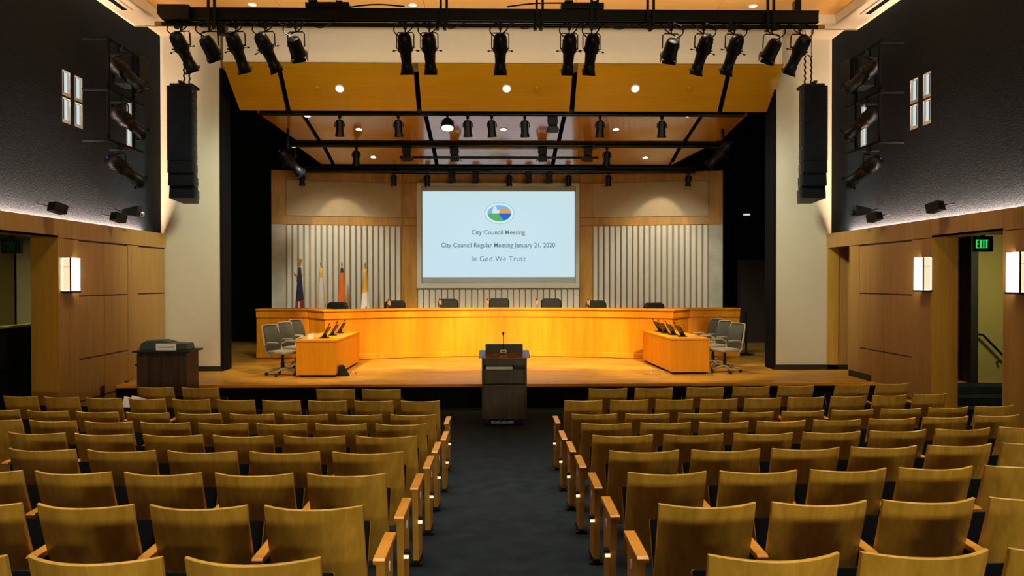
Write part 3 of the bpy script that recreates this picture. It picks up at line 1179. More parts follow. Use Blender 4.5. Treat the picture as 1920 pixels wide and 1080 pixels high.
for px, nm in ((637, 'left'), (950, 'middle'), (1191, 'right')):
    downlight(px, 166, 15.56, R1[0], 16.32, R1[1], 'bright round downlight in the front ceiling panels, %s of three' % nm, 0.095)
for px, py, nm in ((673, 242, 'left of three'), (944, 242, 'middle of three'), (1155, 242, 'right of three'), (576, 216.5, 'left end beside the pipe'), (1290, 216.5, 'right end beside the pipe')):
    downlight(px, py, 17.3, R2[0], 18.95, R2[1], 'round downlight in the second row of panels, ' + nm, 0.09)
for px, py, nm in ((550, 274, 'front left corner'), (700, 294, 'left'), (763, 275, 'front left of centre'), (1102, 274, 'front right of centre'), (1210, 295, 'right'), (1255, 273, 'front right corner')):
    downlight(px, py, 19.2, R3[0], 20.35, R3[1], 'round downlight in the rear row of panels, ' + nm, 0.085)
for px, py, nm in ((473, 8, 'left'), (774, 9, 'middle'), (1412, 11, 'right')):
    downlight(px, py, 10.0, 7.20, 14.0, 7.20, 'round downlight in the hall ceiling above the truss, ' + nm, 0.085)
for px, py in ((1006, 166), (595, 165), (1291, 166)):
    d = CAMROT @ Vector(((px - 960) / F, (540 - py) / F, -1))
    sl = (R1[1] - R1[0]) / (16.32 - 15.56)
    t_ = (R1[0] - sl * 15.56 - CAMZ) / (d.z - sl * d.y)
    p = Vector((0, 0, CAMZ)) + d * t_
    m = MB()
    m.lathe([(0.035, -0.05), (0.045, -0.02), (0.045, 0.0)], T(*p) @ RX(math.atan(sl)), 14)
    tag(m.build('sprinkler_head', 'reflector_wood', smooth=True),
        'small round sprinkler cap on the front ceiling panels, %s' % {1006: 'near the middle', 595: 'near the left end', 1291: 'near the right end'}[px], 'sprinkler')


# ------------------------------------------------------------ electric pipes over the stage
def batten(y, py, px0, px1, r, label):
    a, b = P(px0, py, y), P(px1, py, y)
    t = thing('stage_batten', label, 'pipe', ((a.x + b.x) / 2, y, a.z))
    h = (b.x - a.x) / 2
    m = MB()
    m.tube([(-h, 0, 0), (h, 0, 0)], r, 12)
    m.build('tube', 'pipe_metal', t, smooth=True)
    m = MB()
    m.box(-h, h, -0.03, 0.05, r * 0.7, r * 0.7 + 0.075)
    m.build('raceway', 'black_metal', t)
    for k in range(5):
        x = -h + 0.4 + k * (2 * h - 0.8) / 4
        m = MB()
        m.tube([(x, 0.02, r), (x, 0.02, 6.97 - a.z)], 0.006, 5)
        m.build('hanging_cable', 'black_metal', t)
    return a.z


E1 = batten(16.85, 213, 487, 1396, 0.045, 'glossy black lighting pipe behind the front row of ceiling panels')
E2 = batten(19.15, 272, 540, 1352, 0.055, 'glossy black lighting pipe between second and rear ceiling panels')
E3 = batten(20.85, 320, 560, 1303, 0.055, 'black lighting pipe just above the top of the back wall')
a, b = P(750, 295, 19.6), P(1122, 295, 19.6)
m = MB()
m.box(a.x, b.x, 19.58, 19.62, a.z - 0.03, a.z + 0.03)
for x in (a.x + 0.5, b.x - 0.5):
    m.tube([(x, 19.6, a.z), (x, 19.6, 5.45)], 0.006, 5)
tag(m.build('light_bar', 'pipe_metal'), 'slim steel bar hanging below the rear ceiling panels', 'bar')

batt = [(16.85, E1, 'front stage pipe', [(637, 'small'), (747, 'small'), (839, 'scoop'), (877, 'small'), (922, 'small'), (984, 'small'), (1036, 'fresnel'), (1125, 'small'), (1241, 'small')]),
        (19.15, E2, 'middle stage pipe', [(668, 'small'), (763, 'fresnel'), (852, 'fresnel'), (1017, 'fresnel'), (1102, 'fresnel'), (1138, 'small')]),
        (20.85, E3, 'rear stage pipe', [(566, 'small'), (738, 'small'), (801, 'small'), (847, 'fresnel'), (892, 'fresnel'), (955, 'small'), (991, 'fresnel'), (1030, 'fresnel'), (1066, 'small'), (1141, 'small'), (1291, 'small')])]
KN = {'small': 'short round spotlight', 'scoop': 'wide lit scoop light', 'fresnel': 'boxy spotlight with barn doors'}
for y, z, nm, items in batt:
    for i, (px, kind) in enumerate(items):
        x = P(px, 250, y).x
        lb = '%s on the %s, %s from the left end' % (KN[kind], nm, ORD[i + 1])
        o = lantern(kind, lb, (x, y, z - 0.02), 0.06 * math.sin(px), (-0.35 if kind == 'scoop' else 0.25), 0, 'spotlights on the ' + nm, 1.0, 0.24 if kind != 'fresnel' else 0.16)
        k = (1.1 if kind == 'small' else 0.8) * (1 if y < 20 else 0.8)
        o.scale = (k,) * 3
# dark lamps in the wings
for px, py, nm in ((540, 290, 'left'), (1355, 275, 'right')):
    q = P(px, py - 22, 18.2)
    m = MB()
    m.tube([(q.x, 18.2, q.z - 0.12), (q.x, 18.2, 7.19)], 0.03, 8)
    tag(m.build('wing_pipe', 'black_metal', smooth=True), 'black vertical pipe holding a spotlight in the %s stage wing' % nm, 'pipe')
    lantern('profile', 'spotlight glinting in the dark %s stage wing' % nm, (q.x, 18.165, q.z - 0.02), -0.7 if nm == 'left' else 0.7, 0.5, 0, None)

# ------------------------------------------------------------ back wall of the stage
IX = 2.62
ends = {-1: (P(509, 400, 20.95).x, 20.95), 1: (P(1355, 400, 20.95).x, 20.95)}
BY = 21.7
zt = P(932, 328, BY).z + 0.02
zs = [P(932, q, BY).z for q in (343, 409, 423.5)]
DZ = STZ
m = MB()
m.box(-IX, IX, BY, BY + 0.12, DZ, zt)
bw = struct(m, 'wall_stage', 'backwall_wood')
for s in (-1, 1):
    ex_, ey = ends[s]
    x0 = s * IX + (0.0)
    dx, dy = ex_ - x0, ey - BY
    L = math.hypot(dx, dy)
    ang = math.atan2(dy, dx)
    R = T(x0, BY, 0) @ RZ(ang)
    # local frame: x runs outward along the wing, y is depth (towards stage rear is +/-)
    sg = 1 if s > 0 else -1
    # front side is local y < 0 for the right wing and y > 0 for the left
    def bx(mb, a, b, d0, d1, z0, z1, mi=0):
        mb.box(a, b, -sg * d0, -sg * d1, z0, z1, mi, R)
    mb = MB()
    bx(mb, 0, L, -0.10, 0.0, DZ, zt)
    po = L * 24 / 246.0                # outer pier width in photo terms
    p0 = 0.02
    bx(mb, L - 0.36, L, 0.0, 0.03, zs[2], zt, 0)
    bx(mb, L - 0.36, L, 0.0, 0.03, DZ, zs[2] - 0.01, 1)
    bx(mb, 0.0, L - 0.36, 0.0, 0.03, zs[0], zt, 0)
    bx(mb, 0.0, L - 0.36, 0.0, 0.03, zs[2], zs[1], 0)
    # thin joint strips
    struct(mb, 'wall_stage_' + ('left' if s < 0 else 'right'), ['backwall_wood', 'marble'])
    mb = MB()
    bx(mb, 0.02, L - 0.37, 0.0, 0.04, zs[1] + 0.012, zs[0] - 0.012)
    tag(mb.build('acoustic_wall_panel', 'backwall_cream', bevel=0.01), 'cream upper wall panel %s of the projection screen' % ('left' if s < 0 else 'right'), 'wall panel', 'cream panels flanking the screen')
    mb = MB()
    n = 20
    a0, a1 = 0.02, L - 0.37
    pw = (a1 - a0) / n
    for k in range(n):
        xa = a0 + k * pw + 0.018
        xb = a0 + (k + 1) * pw - 0.018
        poly = [(xa, 0.02), (xa, 0.055), (xa + 0.02, 0.075), (xb - 0.02, 0.075), (xb, 0.055), (xb, 0.02)]
        mb.prism(poly, lambda u, v_, t_: R @ Vector((u, -sg * v_, t_)), DZ, zs[2] - 0.02)
    tag(mb.build('slatted_wall_panel', 'slat_white'), 'tall white vertical slat panel %s of the projection screen' % ('left' if s < 0 else 'right'), 'wall panel', 'white slat panels of the back wall')
# pilasters beside the screen
for s, a_, b_ in ((-1, 757, 782), (1, 1087, 1111)):
    xa, xb = P(a_, 400, BY - 0.05).x, P(b_, 400, BY - 0.05).x
    m = MB()
    for z0, z1 in ((DZ, zs[2] - 0.01), (zs[2], zs[1]), (zs[1] + 0.01, zs[0] - 0.01), (zs[0], zt)):
        m.box(xa, xb, BY - 0.06, BY, z0, z1)
    struct(m, 'trim_3' if s < 0 else 'trim_4', 'backwall_wood')
# slats under the screen
m = MB()
xa, xb = P(783, 550, BY).x, P(1086, 550, BY).x
zs_b = P(932, 541, BY).z
n = 27
pw = (xb - xa) / n
for k in range(n):
    m.box(xa + k * pw + 0.014, xa + (k + 1) * pw - 0.014, BY - 0.05, BY, DZ, zs_b - 0.02)
tag(m.build('slatted_wall_panel', 'slat_white', bevel=0.01), 'low white slat panel under the projection screen', 'wall panel', 'white slat panels of the back wall')

# screen
SYP = BY - 0.10
sa, sb = P(781.5, 343, SYP), P(1086.5, 540, SYP)
cx, cz = (sa.x + sb.x) / 2, sb.z
t = thing('projection_screen', 'large lit projection screen showing City Council Meeting slide', 'screen', (cx, SYP, sb.z))
W2, HH = (sb.x - sa.x) / 2, sa.z - sb.z


def lx(px): return P(px, 400, SYP).x - cx
def lz(py): return P(932, py, SYP).z - cz


m = MB()
ia, ib, ja, jb = lx(790), lx(1080), lz(531), lz(348.5)
for q in ((-W2, ia, 0, HH), (ib, W2, 0, HH), (ia, ib, 0, ja), (ia, ib, jb, HH)):
    m.box(q[0], q[1], -0.01, 0.09, q[2], q[3])
m.build('surround', 'screen_frame', t)
m = MB()
e = 0.018
for q in ((ia, ia + e, ja, jb), (ib - e, ib, ja, jb), (ia + e, ib - e, ja, ja + e), (ia + e, ib - e, jb - e, jb)):
    m.box(q[0], q[1], -0.014, 0.03, q[2], q[3])
m.build('frame', 'steel_blue', t)
m = MB()
m.box(ia + e, ib - e, 0.02, 0.03, ja + e, jb - e)
m.build('border', 'screen_grey', t)
m = MB()
m.box(lx(792.5), lx(1077.5), 0.0, 0.018, lz(519.5), lz(359))
m.build('display', 'screen_light', t)


def text(s, px, py, width_px, height, ww, bold=0.0, mat='screen_ink', parent=None, y=-0.003, cxz=None):
    c = bpy.data.curves.new('lettering', 'FONT')
    c.body = s
    c.size = height
    c.align_x = 'CENTER'
    c.align_y = 'CENTER'
    c.offset = bold
    c.space_character = ww
    c.extrude = 0.0005
    c.materials.append(M[mat])
    o = bpy.data.objects.new('lettering', c)
    C.objects.link(o)
    o.parent = parent
    o.rotation_euler = (PI / 2, 0, 0)
    o.location = (lx(px), y, lz(py)) if cxz is None else (cxz[0], y, cxz[1])
    bpy.context.view_layer.update()
    if width_px:
        o.scale = (width_px * SYP / F / max(o.dimensions.x, 1e-3),) + (o.scale[1], 1)
    me = bpy.data.meshes.new_from_object(o.evaluated_get(bpy.context.evaluated_depsgraph_get()))
    k = bpy.data.objects.new('lettering', me)
    C.objects.link(k)
    k.parent = parent
    k.location, k.rotation_euler, k.scale = o.location, o.rotation_euler, o.scale
    bpy.data.objects.remove(o)
    return k


text('City Council Meeting', 934, 436, 100, 0.172, 1.03, 0.0022, parent=t)
text('City Council Regular Meeting January 21, 2020', 934, 460, 213, 0.172, 1.03, 0.002, parent=t)
text('In God We Trust', 934.5, 485.5, 101, 0.20, 1.12, 0.0, parent=t)
# oval seal
m = MB()
lc = (lx(936.5), lz(400))
ra, rb = 28.0 * SYP / F, 20.3 * SYP / F


def ell(a, b, n=40, t0=0, t1=2 * PI, full=True):
    return [(lc[0] + a * math.cos(t0 + (t1 - t0) * k / n), lc[1] + b * math.sin(t0 + (t1 - t0) * k / n)) for k in range(n + (0 if full else 1))]


def disc(poly, y, mi): m.prism(poly, lambda u, v_, t_: (u, t_, v_), y, y + 0.0006, mi)


disc(ell(ra, rb), -0.001, 0)
disc(ell(ra * 0.96, rb * 0.95), -0.002, 1)
disc(ell(ra * 0.80, rb * 0.76), -0.003, 0)
a2, b2 = ra * 0.77, rb * 0.72
disc(ell(a2, b2), -0.004, 2)
disc(ell(a2, b2, 20, PI, 2 * PI, False), -0.005, 3)                     # green land
disc([(lc[0] - a2 * 0.1, lc[1] - b2 * 0.02)] + ell(a2, b2, 12, -1.2, 0, False)[0:] + [(lc[0] + a2 * 0.1, lc[1] - b2 * 0.02)], -0.006, 4)   # blue sea
disc([(lc[0] - a2 * 0.15, lc[1] + 0.002), (lc[0] + a2 * 0.98, lc[1] + 0.002), (lc[0] + a2 * 0.86, lc[1] + b2 * 0.4), (lc[0] + a2 * 0.35, lc[1] + b2 * 0.66), (lc[0] + a2 * 0.12, lc[1] + b2 * 0.55)], -0.006, 5)
disc([(lc[0] - a2 * 0.62, lc[1] + 0.0), (lc[0] - a2 * 0.05, lc[1] + 0.0), (lc[0] + a2 * 0.05, lc[1] + b2 * 0.45), (lc[0] - a2 * 0.18, lc[1] + b2 * 0.35), (lc[0] - a2 * 0.3, lc[1] + b2 * 0.9), (lc[0] - a2 * 0.55, lc[1] + b2 * 0.8)], -0.007, 1)
m.build('seal', ['logo_teal', 'logo_white', 'logo_blue', 'logo_green', 'logo_navy', 'logo_orange'], t)
rg = random.Random(2)
for k in range(30):
    pass

# ------------------------------------------------------------ dais
path = []
wl0, wr0 = P(481, 600, 18.75).x, P(1386.5, 600, 18.75).x
ml0, mr0 = P(606, 600, 17.8).x, P(1263.5, 600, 17.8).x
wli, wri = P(579, 600, 18.75).x, P(1290.5, 600, 18.75).x
path.append((wl0, 18.75))
path.append((wli, 18.75))
N = 26
Rr = 8.0
for k in range(N + 1):
    x = ml0 + (mr0 - ml0) * k / N
    xx = x - AX
    path.append((x, 19.02 - (Rr - math.sqrt(Rr * Rr - xx * xx))))
path.append((wri, 18.75))
path.append((wr0, 18.75))
t = thing('council_dais', 'long curved honey-coloured council dais across the stage', 'desk', (0, 0, STZ))


def dais(name, prof, mat_, bev=0.0):
    m = MB()
    m.sweep(path, prof)
    return m.build(name, mat_, t, bevel=bev)


H = 1.17
dais('front_panel', [(0.0, 0.11), (0.0, 0.962), (-0.12, 0.962), (-0.12, 0.11)], 'dais_wood')
dais('upper_band', [(0.04, 0.965), (0.04, 1.125), (-0.12, 1.125), (-0.12, 0.965)], 'dais_wood')
dais('plinth', [(0.035, 0.012), (0.035, 0.115), (0.02, 0.13), (-0.12, 0.13), (-0.12, 0.012)], 'dais_wood')
dais('countertop', [(0.075, 1.13), (0.085, 1.15), (0.075, 1.17), (-0.38, 1.17), (-0.38, 1.13)], 'dais_wood')
m = MB()
m.sweep(path, [(-0.12, 0.70), (-0.12, 0.74), (-0.50, 0.74), (-0.50, 0.70)])
m.build('desktop', 'dais_wood', t)
# end caps of the wings
for x0, x1 in ((wl0, wl0 + 0.06), (wr0 - 0.06, wr0)):
    m = MB()
    m.box(x0, x1, 18.88, 19.6, 0.012, 1.13)
    m.build('end_panel', 'dais_wood', t)
# raised platform behind
m = MB()
m.box(wl0 + 0.1, wr0 - 0.1, 19.75, 21.5, STZ, STZ + 0.1)
struct(m, 'platform_dais', 'stage_wood')


# ------------------------------------------------------------ high-backed leather chairs
def rounded(w, h, r, n=4):
    out = []
    for cx_, cz_, a0 in ((w / 2 - r, h - r, 0), (-w / 2 + r, h - r, PI / 2), (-w / 2 + r, r, PI), (w / 2 - r, r, 3 * PI / 2)):
        for k in range(n + 1):
            a = a0 + k * PI / 2 / n
            out.append((cx_ + r * math.cos(a), cz_ + r * math.sin(a)))
    return out


def five_base(t, mat_base, h_seat, rad=0.30):
    m = MB()
    m.tube([(0, 0, 0.10), (0, 0, h_seat)], 0.025, 10)
    m.tube([(0, 0, 0.10), (0, 0, h_seat * 0.6)], 0.035, 10)
    m.build('column', 'black_plastic', t, smooth=True)
    m = MB()
    for k in range(5):
        a = k * 2 * PI / 5 + 0.3
        m.tube([(0, 0, 0.13), (rad * math.cos(a) * 0.5, rad * math.sin(a) * 0.5, 0.11), (rad * math.cos(a), rad * math.sin(a), 0.075)], [0.028, 0.022, 0.015], 6)
    b = m.build('base', mat_base, t, smooth=True)
    for k in range(5):
        a = k * 2 * PI / 5 + 0.3
        m = MB()
        m.lathe([(0.03, -0.02), (0.03, 0.02)], T(rad * math.cos(a), rad * math.sin(a), 0.031) @ RZ(a + 0.6) @ RX(PI / 2), 12)
        m.build('caster', 'black_plastic', b)


def leather_chair(label, loc, rz):
    t = thing('leather_chair', label, 'chair', loc, rz, 'black leather chairs behind the dais')
    # chair faces -Y (the audience)
    m = MB()
    m.prism(rounded(0.54, 0.66, 0.10), lambda u, v_, t_: (u, 0.26 + t_ + (v_ - 0.3) * 0.12, 0.50 + v_), 0.0, 0.09)
    m.build('backrest', 'black_leather', t, bevel=0.03)
    m = MB()
    m.box(-0.26, 0.26, -0.26, 0.26, 0.42, 0.52)
    m.build('seat', 'black_leather', t, bevel=0.035)
    for s in (-1, 1):
        m = MB()
        m.tube([(s * 0.27, 0.22, 0.46), (s * 0.30, 0.20, 0.68), (s * 0.30, -0.12, 0.68), (s * 0.27, -0.15, 0.46)], 0.022, 6)
        m.build('armrest', 'black_plastic', t, smooth=True)
    five_base(t, 'black_plastic', 0.42)
    return t


lc_ = [(627, 19.1, 'leftmost'), (737, 19.6, 'second from the left'), (839, 20.1, 'third from the left'), (936, 20.2, 'directly behind the lectern, under the screen'),
       (1035, 20.1, 'third from the right'), (1121, 19.6, 'second from the right'), (1232, 19.1, 'rightmost')]
tops = [566, 563, 560, 558.5, 559.5, 563, 567]
for (px, y, nm), tp in zip(lc_, tops):
    q = P(px, tp, y + 0.3)
    z = STZ
    base = STZ + (0.1 if y > 20 - 0.2 else 0)
    o = leather_chair('black leather chair at the dais, ' + nm, (q.x, y, base), 0)
    o.rotation_euler[2] = 0.10 * math.copysign(1, 932 - px) * abs(px - 932) / 150 * -1
    k = (q.z - base) / 1.165
    o.scale = (1, 1, k)


# small desk flags on the counter
def desk_flag(px, py, label):
    yy = 19.02 - (Rr - math.sqrt(Rr * Rr - (P(px, py, 19).x) ** 2)) + 0.2
    q = P(px, py, yy)
    z0 = STZ + H
    t = thing('desk_flag', label, 'flag', (q.x, yy, z0), 0, 'small flags on the dais counter')
    m = MB()
    m.lathe([(0.045, 0), (0.045, 0.012), (0.012, 0.02)], None, 14)
    m.build('base', 'gold', t, smooth=True)
    m = MB()
    m.tube([(0, 0, 0.015), (0, 0, 0.245)], 0.005, 6)
    m.lathe([(0.001, 0.262), (0.010, 0.250), (0.001, 0.24)], None, 8)
    m.build('pole', 'gold', t)
    m = MB()
    pts = []
    cols = 6
    for i in range(cols + 1):
        for j in range(8):
            u = i / cols
            x = 0.006 + 0.055 * u
            z = 0.235 - 0.13 * j / 7 - 0.05 * u
            pts.append((x, 0.012 * math.sin(u * 9), z))
    f = []
    n0 = len(pts)
    for i in range(cols):
        for j in range(7):
            f.append((i * 8 + j, (i + 1) * 8 + j, (i + 1) * 8 + j + 1, i * 8 + j + 1))
    m.add(pts, f)
    for k in range(len(m.f)):
        i, j = k // 7, k % 7
        m.m[k] = 2 if (i < 3 and j < 3) else (0 if j % 2 == 0 else 1)
    o = m.build('cloth', ['flag_red', 'flag_white', 'flag_navy'], t)
    sd = o.modifiers.new('thickness', 'SOLIDIFY')
    sd.thickness = 0.002


for px, nm in ((727, 'in front of the second chair from left'), (823, 'in front of the third chair from left'), (912, 'left of the middle chair'),
               (1004, 'left of the third chair from right'), (1101, 'left of the second chair from right')):
    desk_flag(px, 565, 'small striped flag on the dais ' + nm)


# ------------------------------------------------------------ tall flags by the back wall
def tall_flag(px, pytop, mats, label, eagle=False, Y=20.55):
    q = P(px, pytop, Y)
    t = thing('standing_flag', label, 'flag', (q.x, Y, STZ + (0.1)), 0, 'flags on poles left of the screen')
    h = q.z - STZ - 0.1
    m = MB()
    m.lathe([(0.13, 0.0), (0.13, 0.03), (0.04, 0.07), (0.03, 0.12)], None, 18)
    m.build('base', 'gold', t, smooth=True)
    m = MB()
    m.tube([(0, 0, 0.1), (0, 0, h - 0.14)], 0.015, 8)
    m.build('pole', 'gold', t, smooth=True)
    m = MB()
    if eagle:
        m.lathe([(0.012, h - 0.15), (0.05, h - 0.13), (0.05, h - 0.10), (0.014, h - 0.08)], None, 12)
        m.prism([(-0.03, h - 0.08), (0.03, h - 0.08), (0.11, h + 0.02), (0.05, h - 0.01), (0.02, h + 0.03), (-0.02, h + 0.03), (-0.05, h - 0.01), (-0.11, h + 0.02)], lambda u, v_, t_: (u, t_, v_), -0.02, 0.02)
    else:
        m.lathe([(0.014, h - 0.15), (0.028, h - 0.11), (0.002, h)], None, 8)
    m.build('finial', 'gold', t, smooth=True)
    # draped cloth: folds hanging down, spreading towards the bottom
    m = MB()
    rows, cols = 14, 28
    zt_, zb_ = h - 0.20, 0.35
    v = []
    for j in range(rows + 1):
        u = j / rows
        w = 0.03 + 0.115 * u ** 0.9
        for i in range(cols + 1):
            a = i / cols * 2 * PI
            fold = 1 + 0.32 * math.sin(a * 5 + 1.3 * u) * (0.3 + u * 0.7)
            v.append((w * math.cos(a) * fold - 0.02 * u, w * 0.6 * math.sin(a) * fold, zt_ + (zb_ - zt_) * u + 0.05 * math.sin(a + 1) * u))
    f = [(j * (cols + 1) + i, j * (cols + 1) + i + 1, (j + 1) * (cols + 1) + i + 1, (j + 1) * (cols + 1) + i) for j in range(rows) for i in range(cols)]
    m.add(v, f)
    for k in range(len(m.f)):
        j, i = k // cols, k % cols
        m.m[k] = FLAGM[mats](j, i, rows, cols)
    o = m.build('cloth', FLAGC[mats], t, smooth=True)
    sd = o.modifiers.new('thickness', 'SOLIDIFY')
    sd.thickness = 0.004
    return t


FLAGC = {'usa': ['flag_navy', 'flag_red', 'flag_white'], 'white': ['flag_white', 'flag_gold'], 'orange': ['flag_orange', 'flag_navy'], 'gold': ['flag_white', 'flag_gold', 'flag_navy']}
FLAGM = {'usa': lambda j, i, r, c: 0 if j < r * 0.45 or (i % 8 < 2) else (1 if (i // 2) % 2 else 2),
         'white': lambda j, i, r, c: 1 if j < 2 or i % 9 == 0 else 0,
         'orange': lambda j, i, r, c: 1 if j < 1 or (j > r * 0.8 and 15 < i < 24) else 0,
         'gold': lambda j, i, r, c: 1 if j < 5 else (2 if (j > r * 0.55 and i % 11 == 0) else 0)}
tall_flag(562, 487, 'usa', 'navy and striped flag with gold eagle, leftmost of the standing flags', True)
tall_flag(602, 488, 'white', 'white furled flag, second from the left of the standing flags')
tall_flag(641, 488, 'orange', 'bright orange furled flag on a pole against the slats')
tall_flag(685, 490, 'gold', 'white flag with gold top, nearest the screen')


# ------------------------------------------------------------ side desks
def side_desk(label, x0, x1, y0, y1, rz):
    w, d = x1 - x0, y1 - y0
    t = thing('staff_desk', label, 'desk', ((x0 + x1) / 2, y0, STZ), rz, 'staff desks on the stage')
    hh = 0.705
    def B(name, *a, mat_='desk_wood', bev=0.004):
        m = MB()
        m.box(*a)
        return m.build(name, mat_, t, bevel=bev)
    B('desktop', -w / 2, w / 2, 0, d, hh - 0.035, hh)
    B('end_panel', -w / 2 + 0.01, w / 2 - 0.01, 0.01, 0.04, 0.045, hh - 0.036)
    B('end_panel', -w / 2 + 0.01, w / 2 - 0.01, d - 0.04, d - 0.01, 0.045, hh - 0.036)
    sx = -1 if x0 > 0 else 1
    for a, b in ((0.045, d / 2 - 0.002), (d / 2 + 0.002, d - 0.045)):
        B('modesty_panel', sx * (w / 2 - 0.035), sx * (w / 2 - 0.012), a, b, 0.045, hh - 0.036)
    for x in (-w / 2 + 0.08, w / 2 - 0.08):
        for y in (0.08, d - 0.08):
            m = MB()
            m.lathe([(0.022, -0.015), (0.022, 0.015)], T(x, y, 0.023) @ RY(PI / 2), 12)
            m.build('caster', 'black_plastic', t)
    m = MB()
    m.box(-w / 2 + 0.03, w / 2 - 0.03, 0.04, d - 0.04, 0.035, 0.045)
    m.build('bottom_shelf', 'black_paint', t)
    return t


D1x = (P(554, 637, 14.98).x, P(630.5, 637, 14.98).x)
side_desk('honey wooden staff desk on the left side of the stage', D1x[0], D1x[1], 14.98, 17.55, 0.0)
D2x = (P(1259, 637, 15.25).x, P(1332, 637, 15.25).x)
side_desk('honey wooden staff desk on the right side of the stage', D2x[0], D2x[1], 15.25, 17.75, 0.045)


def task_chair(label, loc, rz):
    """mesh task chair facing local +Y"""
    t = thing('task_chair', label, 'chair', loc, rz, 'grey mesh task chairs at the staff desks')
    m = MB()
    n = 8
    v = []
    for side_ in (0, 1):
        for j in range(n + 1):
            z = 0.46 + 0.50 * j / n
            y = -0.23 - 0.10 * (j / n) + 0.05 * math.sin(j / n * PI)
            for i in range(5):
                x = (-1 + i / 2) * (0.215 - 0.015 * (j / n))
                v.append((x, y - 0.03 * (1 - (x / 0.215) ** 2) - side_ * 0.018, z))
    K = (n + 1) * 5
    f = []
    for j in range(n):
        for i in range(4):
            q = (j * 5 + i, j * 5 + i + 1, (j + 1) * 5 + i + 1, (j + 1) * 5 + i)
            f.append(q)
            f.append(tuple(K + z_ for z_ in q[::-1]))
    for j in range(n):
        for i in (0, 4):
            f.append((j * 5 + i, (j + 1) * 5 + i, K + (j + 1) * 5 + i, K + j * 5 + i))
    for i in range(4):
        for j in (0, n):
            f.append((j * 5 + i, j * 5 + i + 1, K + j * 5 + i + 1, K + j * 5 + i))
    m.add(v, f)
    m.build('backrest', 'grey_mesh', t, smooth=True)
    m = MB()
    for s in (-1, 1):
        m.tube([(s * 0.205, -0.12, 0.36), (s * 0.225, -0.22, 0.46), (s * 0.225, -0.28, 0.70), (s * 0.205, -0.335, 0.965)], [0.014, 0.02, 0.02, 0.014], 6)
    m.tube([(-0.205, -0.335, 0.965), (0, -0.355, 0.975), (0.205, -0.335, 0.965)], 0.012, 6)
    m.build('back_frame', 'light_frame', t, smooth=True)
    m = MB()
    m.prism(rounded(0.47, 0.46, 0.09), lambda u, v_, t_: (u, -0.22 + v_, t_), 0.42, 0.48)
    m.build('seat', 'light_frame', t, bevel=0.02)
    for s in (-1, 1):
        m = MB()
        m.tube([(s * 0.22, -0.24, 0.58), (s * 0.27, -0.12, 0.645), (s * 0.27, 0.12, 0.645)], [0.015, 0.02, 0.02], 6)
        m.build('armrest', 'light_frame', t, smooth=True)
    five_base(t, 'light_frame', 0.42, 0.30)
    return t


for px, Y, nm in ((530, 15.35, 'nearest the camera'), (557, 16.35, 'middle one'), (576, 17.4, 'farthest back')):
    task_chair('grey mesh task chair left of the left staff desk, ' + nm, (P(px, 690, Y).x, Y, STZ), -PI / 2 - 0.45)
for px, Y, nm in ((1359, 15.6, 'nearest the camera'), (1337, 16.6, 'middle one'), (1321, 17.5, 'farthest back')):
    task_chair('grey mesh task chair right of the right staff desk, ' + nm, (P(px, 690, Y).x, Y, STZ), PI / 2 + 0.40)


def tablet(label, x, y, rz, h=0.24):
    """tilted touch display on a foot with a small microphone at the top edge; faces local -Y"""
    t = thing('desk_display', label, 'monitor', (x, y, STZ + 0.706), rz, 'tilted displays on the staff desks')
    m = MB()
    m.box(-0.09, 0.09, -0.07, 0.09, 0, 0.018)
    m.tube([(0, 0.05, 0.015), (0, 0.03, 0.10)], 0.018, 8)
    m.build('foot', 'black_plastic', t, bevel=0.004)
    m = MB()
    R = T(0, -0.02, 0.02) @ RX(-0.55)
    m.box(-0.15, 0.15, 0, 0.022, 0, h, 0, R)
    m.build('display', 'black_plastic', t, bevel=0.005)
    m = MB()
    m.tube([R @ Vector((0.12, 0.012, h - 0.01)), R @ Vector((0.12, 0.0, h + 0.05))], 0.006, 6)
    m.lathe([(0.004, 0), (0.013, 0.01), (0.013, 0.03), (0.004, 0.04)], R @ T(0.12, 0, h + 0.04), 10)
    m.build('microphone', 'black_metal', t, smooth=True)


for px, Y, nm in ((607, 15.6, 'nearest the camera'), (622, 16.3, 'middle one'), (636, 17.0, 'farthest back')):
    tablet('black tilted display on the left staff desk, ' + nm, P(px, 630, Y).x, Y, -PI / 2)
for px, Y, nm in ((1280, 15.75, 'nearest the camera'), (1263, 16.2, 'second from the camera'), (1249, 16.7, 'third from the camera'), (1238, 17.25, 'farthest back')):
    tablet('black tilted display on the right staff desk, ' + nm, P(px, 630, Y).x, Y, PI / 2 + 0.1)
q = P(583, 632, 15.35)
m = MB()
m.prism([(-0.05, 0), (0.05, 0), (0.0, 0.09)], lambda u, v_, t_: (q.x + t_, 15.35 + u, STZ + 0.706 + v_), -0.06, 0.06)
tag(m.build('name_card', 'paper'), 'white folded name card on the near end of left desk', 'card')
# floor monitor and wires by the desks
q = P(645, 705, 15.2)
t = thing('floor_monitor', 'black wedge floor monitor leaning beside the left staff desk', 'monitor', (q.x, 15.25, STZ), 0.3)
t.scale = (0.8, 0.8, 0.8)
m = MB()
m.prism([(-0.14, 0.0), (0.12, 0.0), (-0.02, 0.26), (-0.14, 0.24)], lambda u, v_, t_: (u, t_, v_), -0.12, 0.12)
m.build('housing', 'black_plastic', t, bevel=0.01)
m = MB()
m.tube([(0.10, -0.05, 0.02), (0.20, -0.05, 0.08), (0.27, -0.05, 0.075), (0.28, -0.05, 0.008)], 0.008, 6)
m.tube([(0.10, 0.08, 0.02), (0.2, 0.08, 0.08), (0.27, 0.08, 0.075), (0.28, 0.08, 0.008)], 0.008, 6)
m.build('stand', 'chrome', t, smooth=True)
q = P(1222, 703, 15.3)
m = MB()
m.box(q.x - 0.16, q.x + 0.16, 15.2, 15.4, STZ, STZ + 0.008)
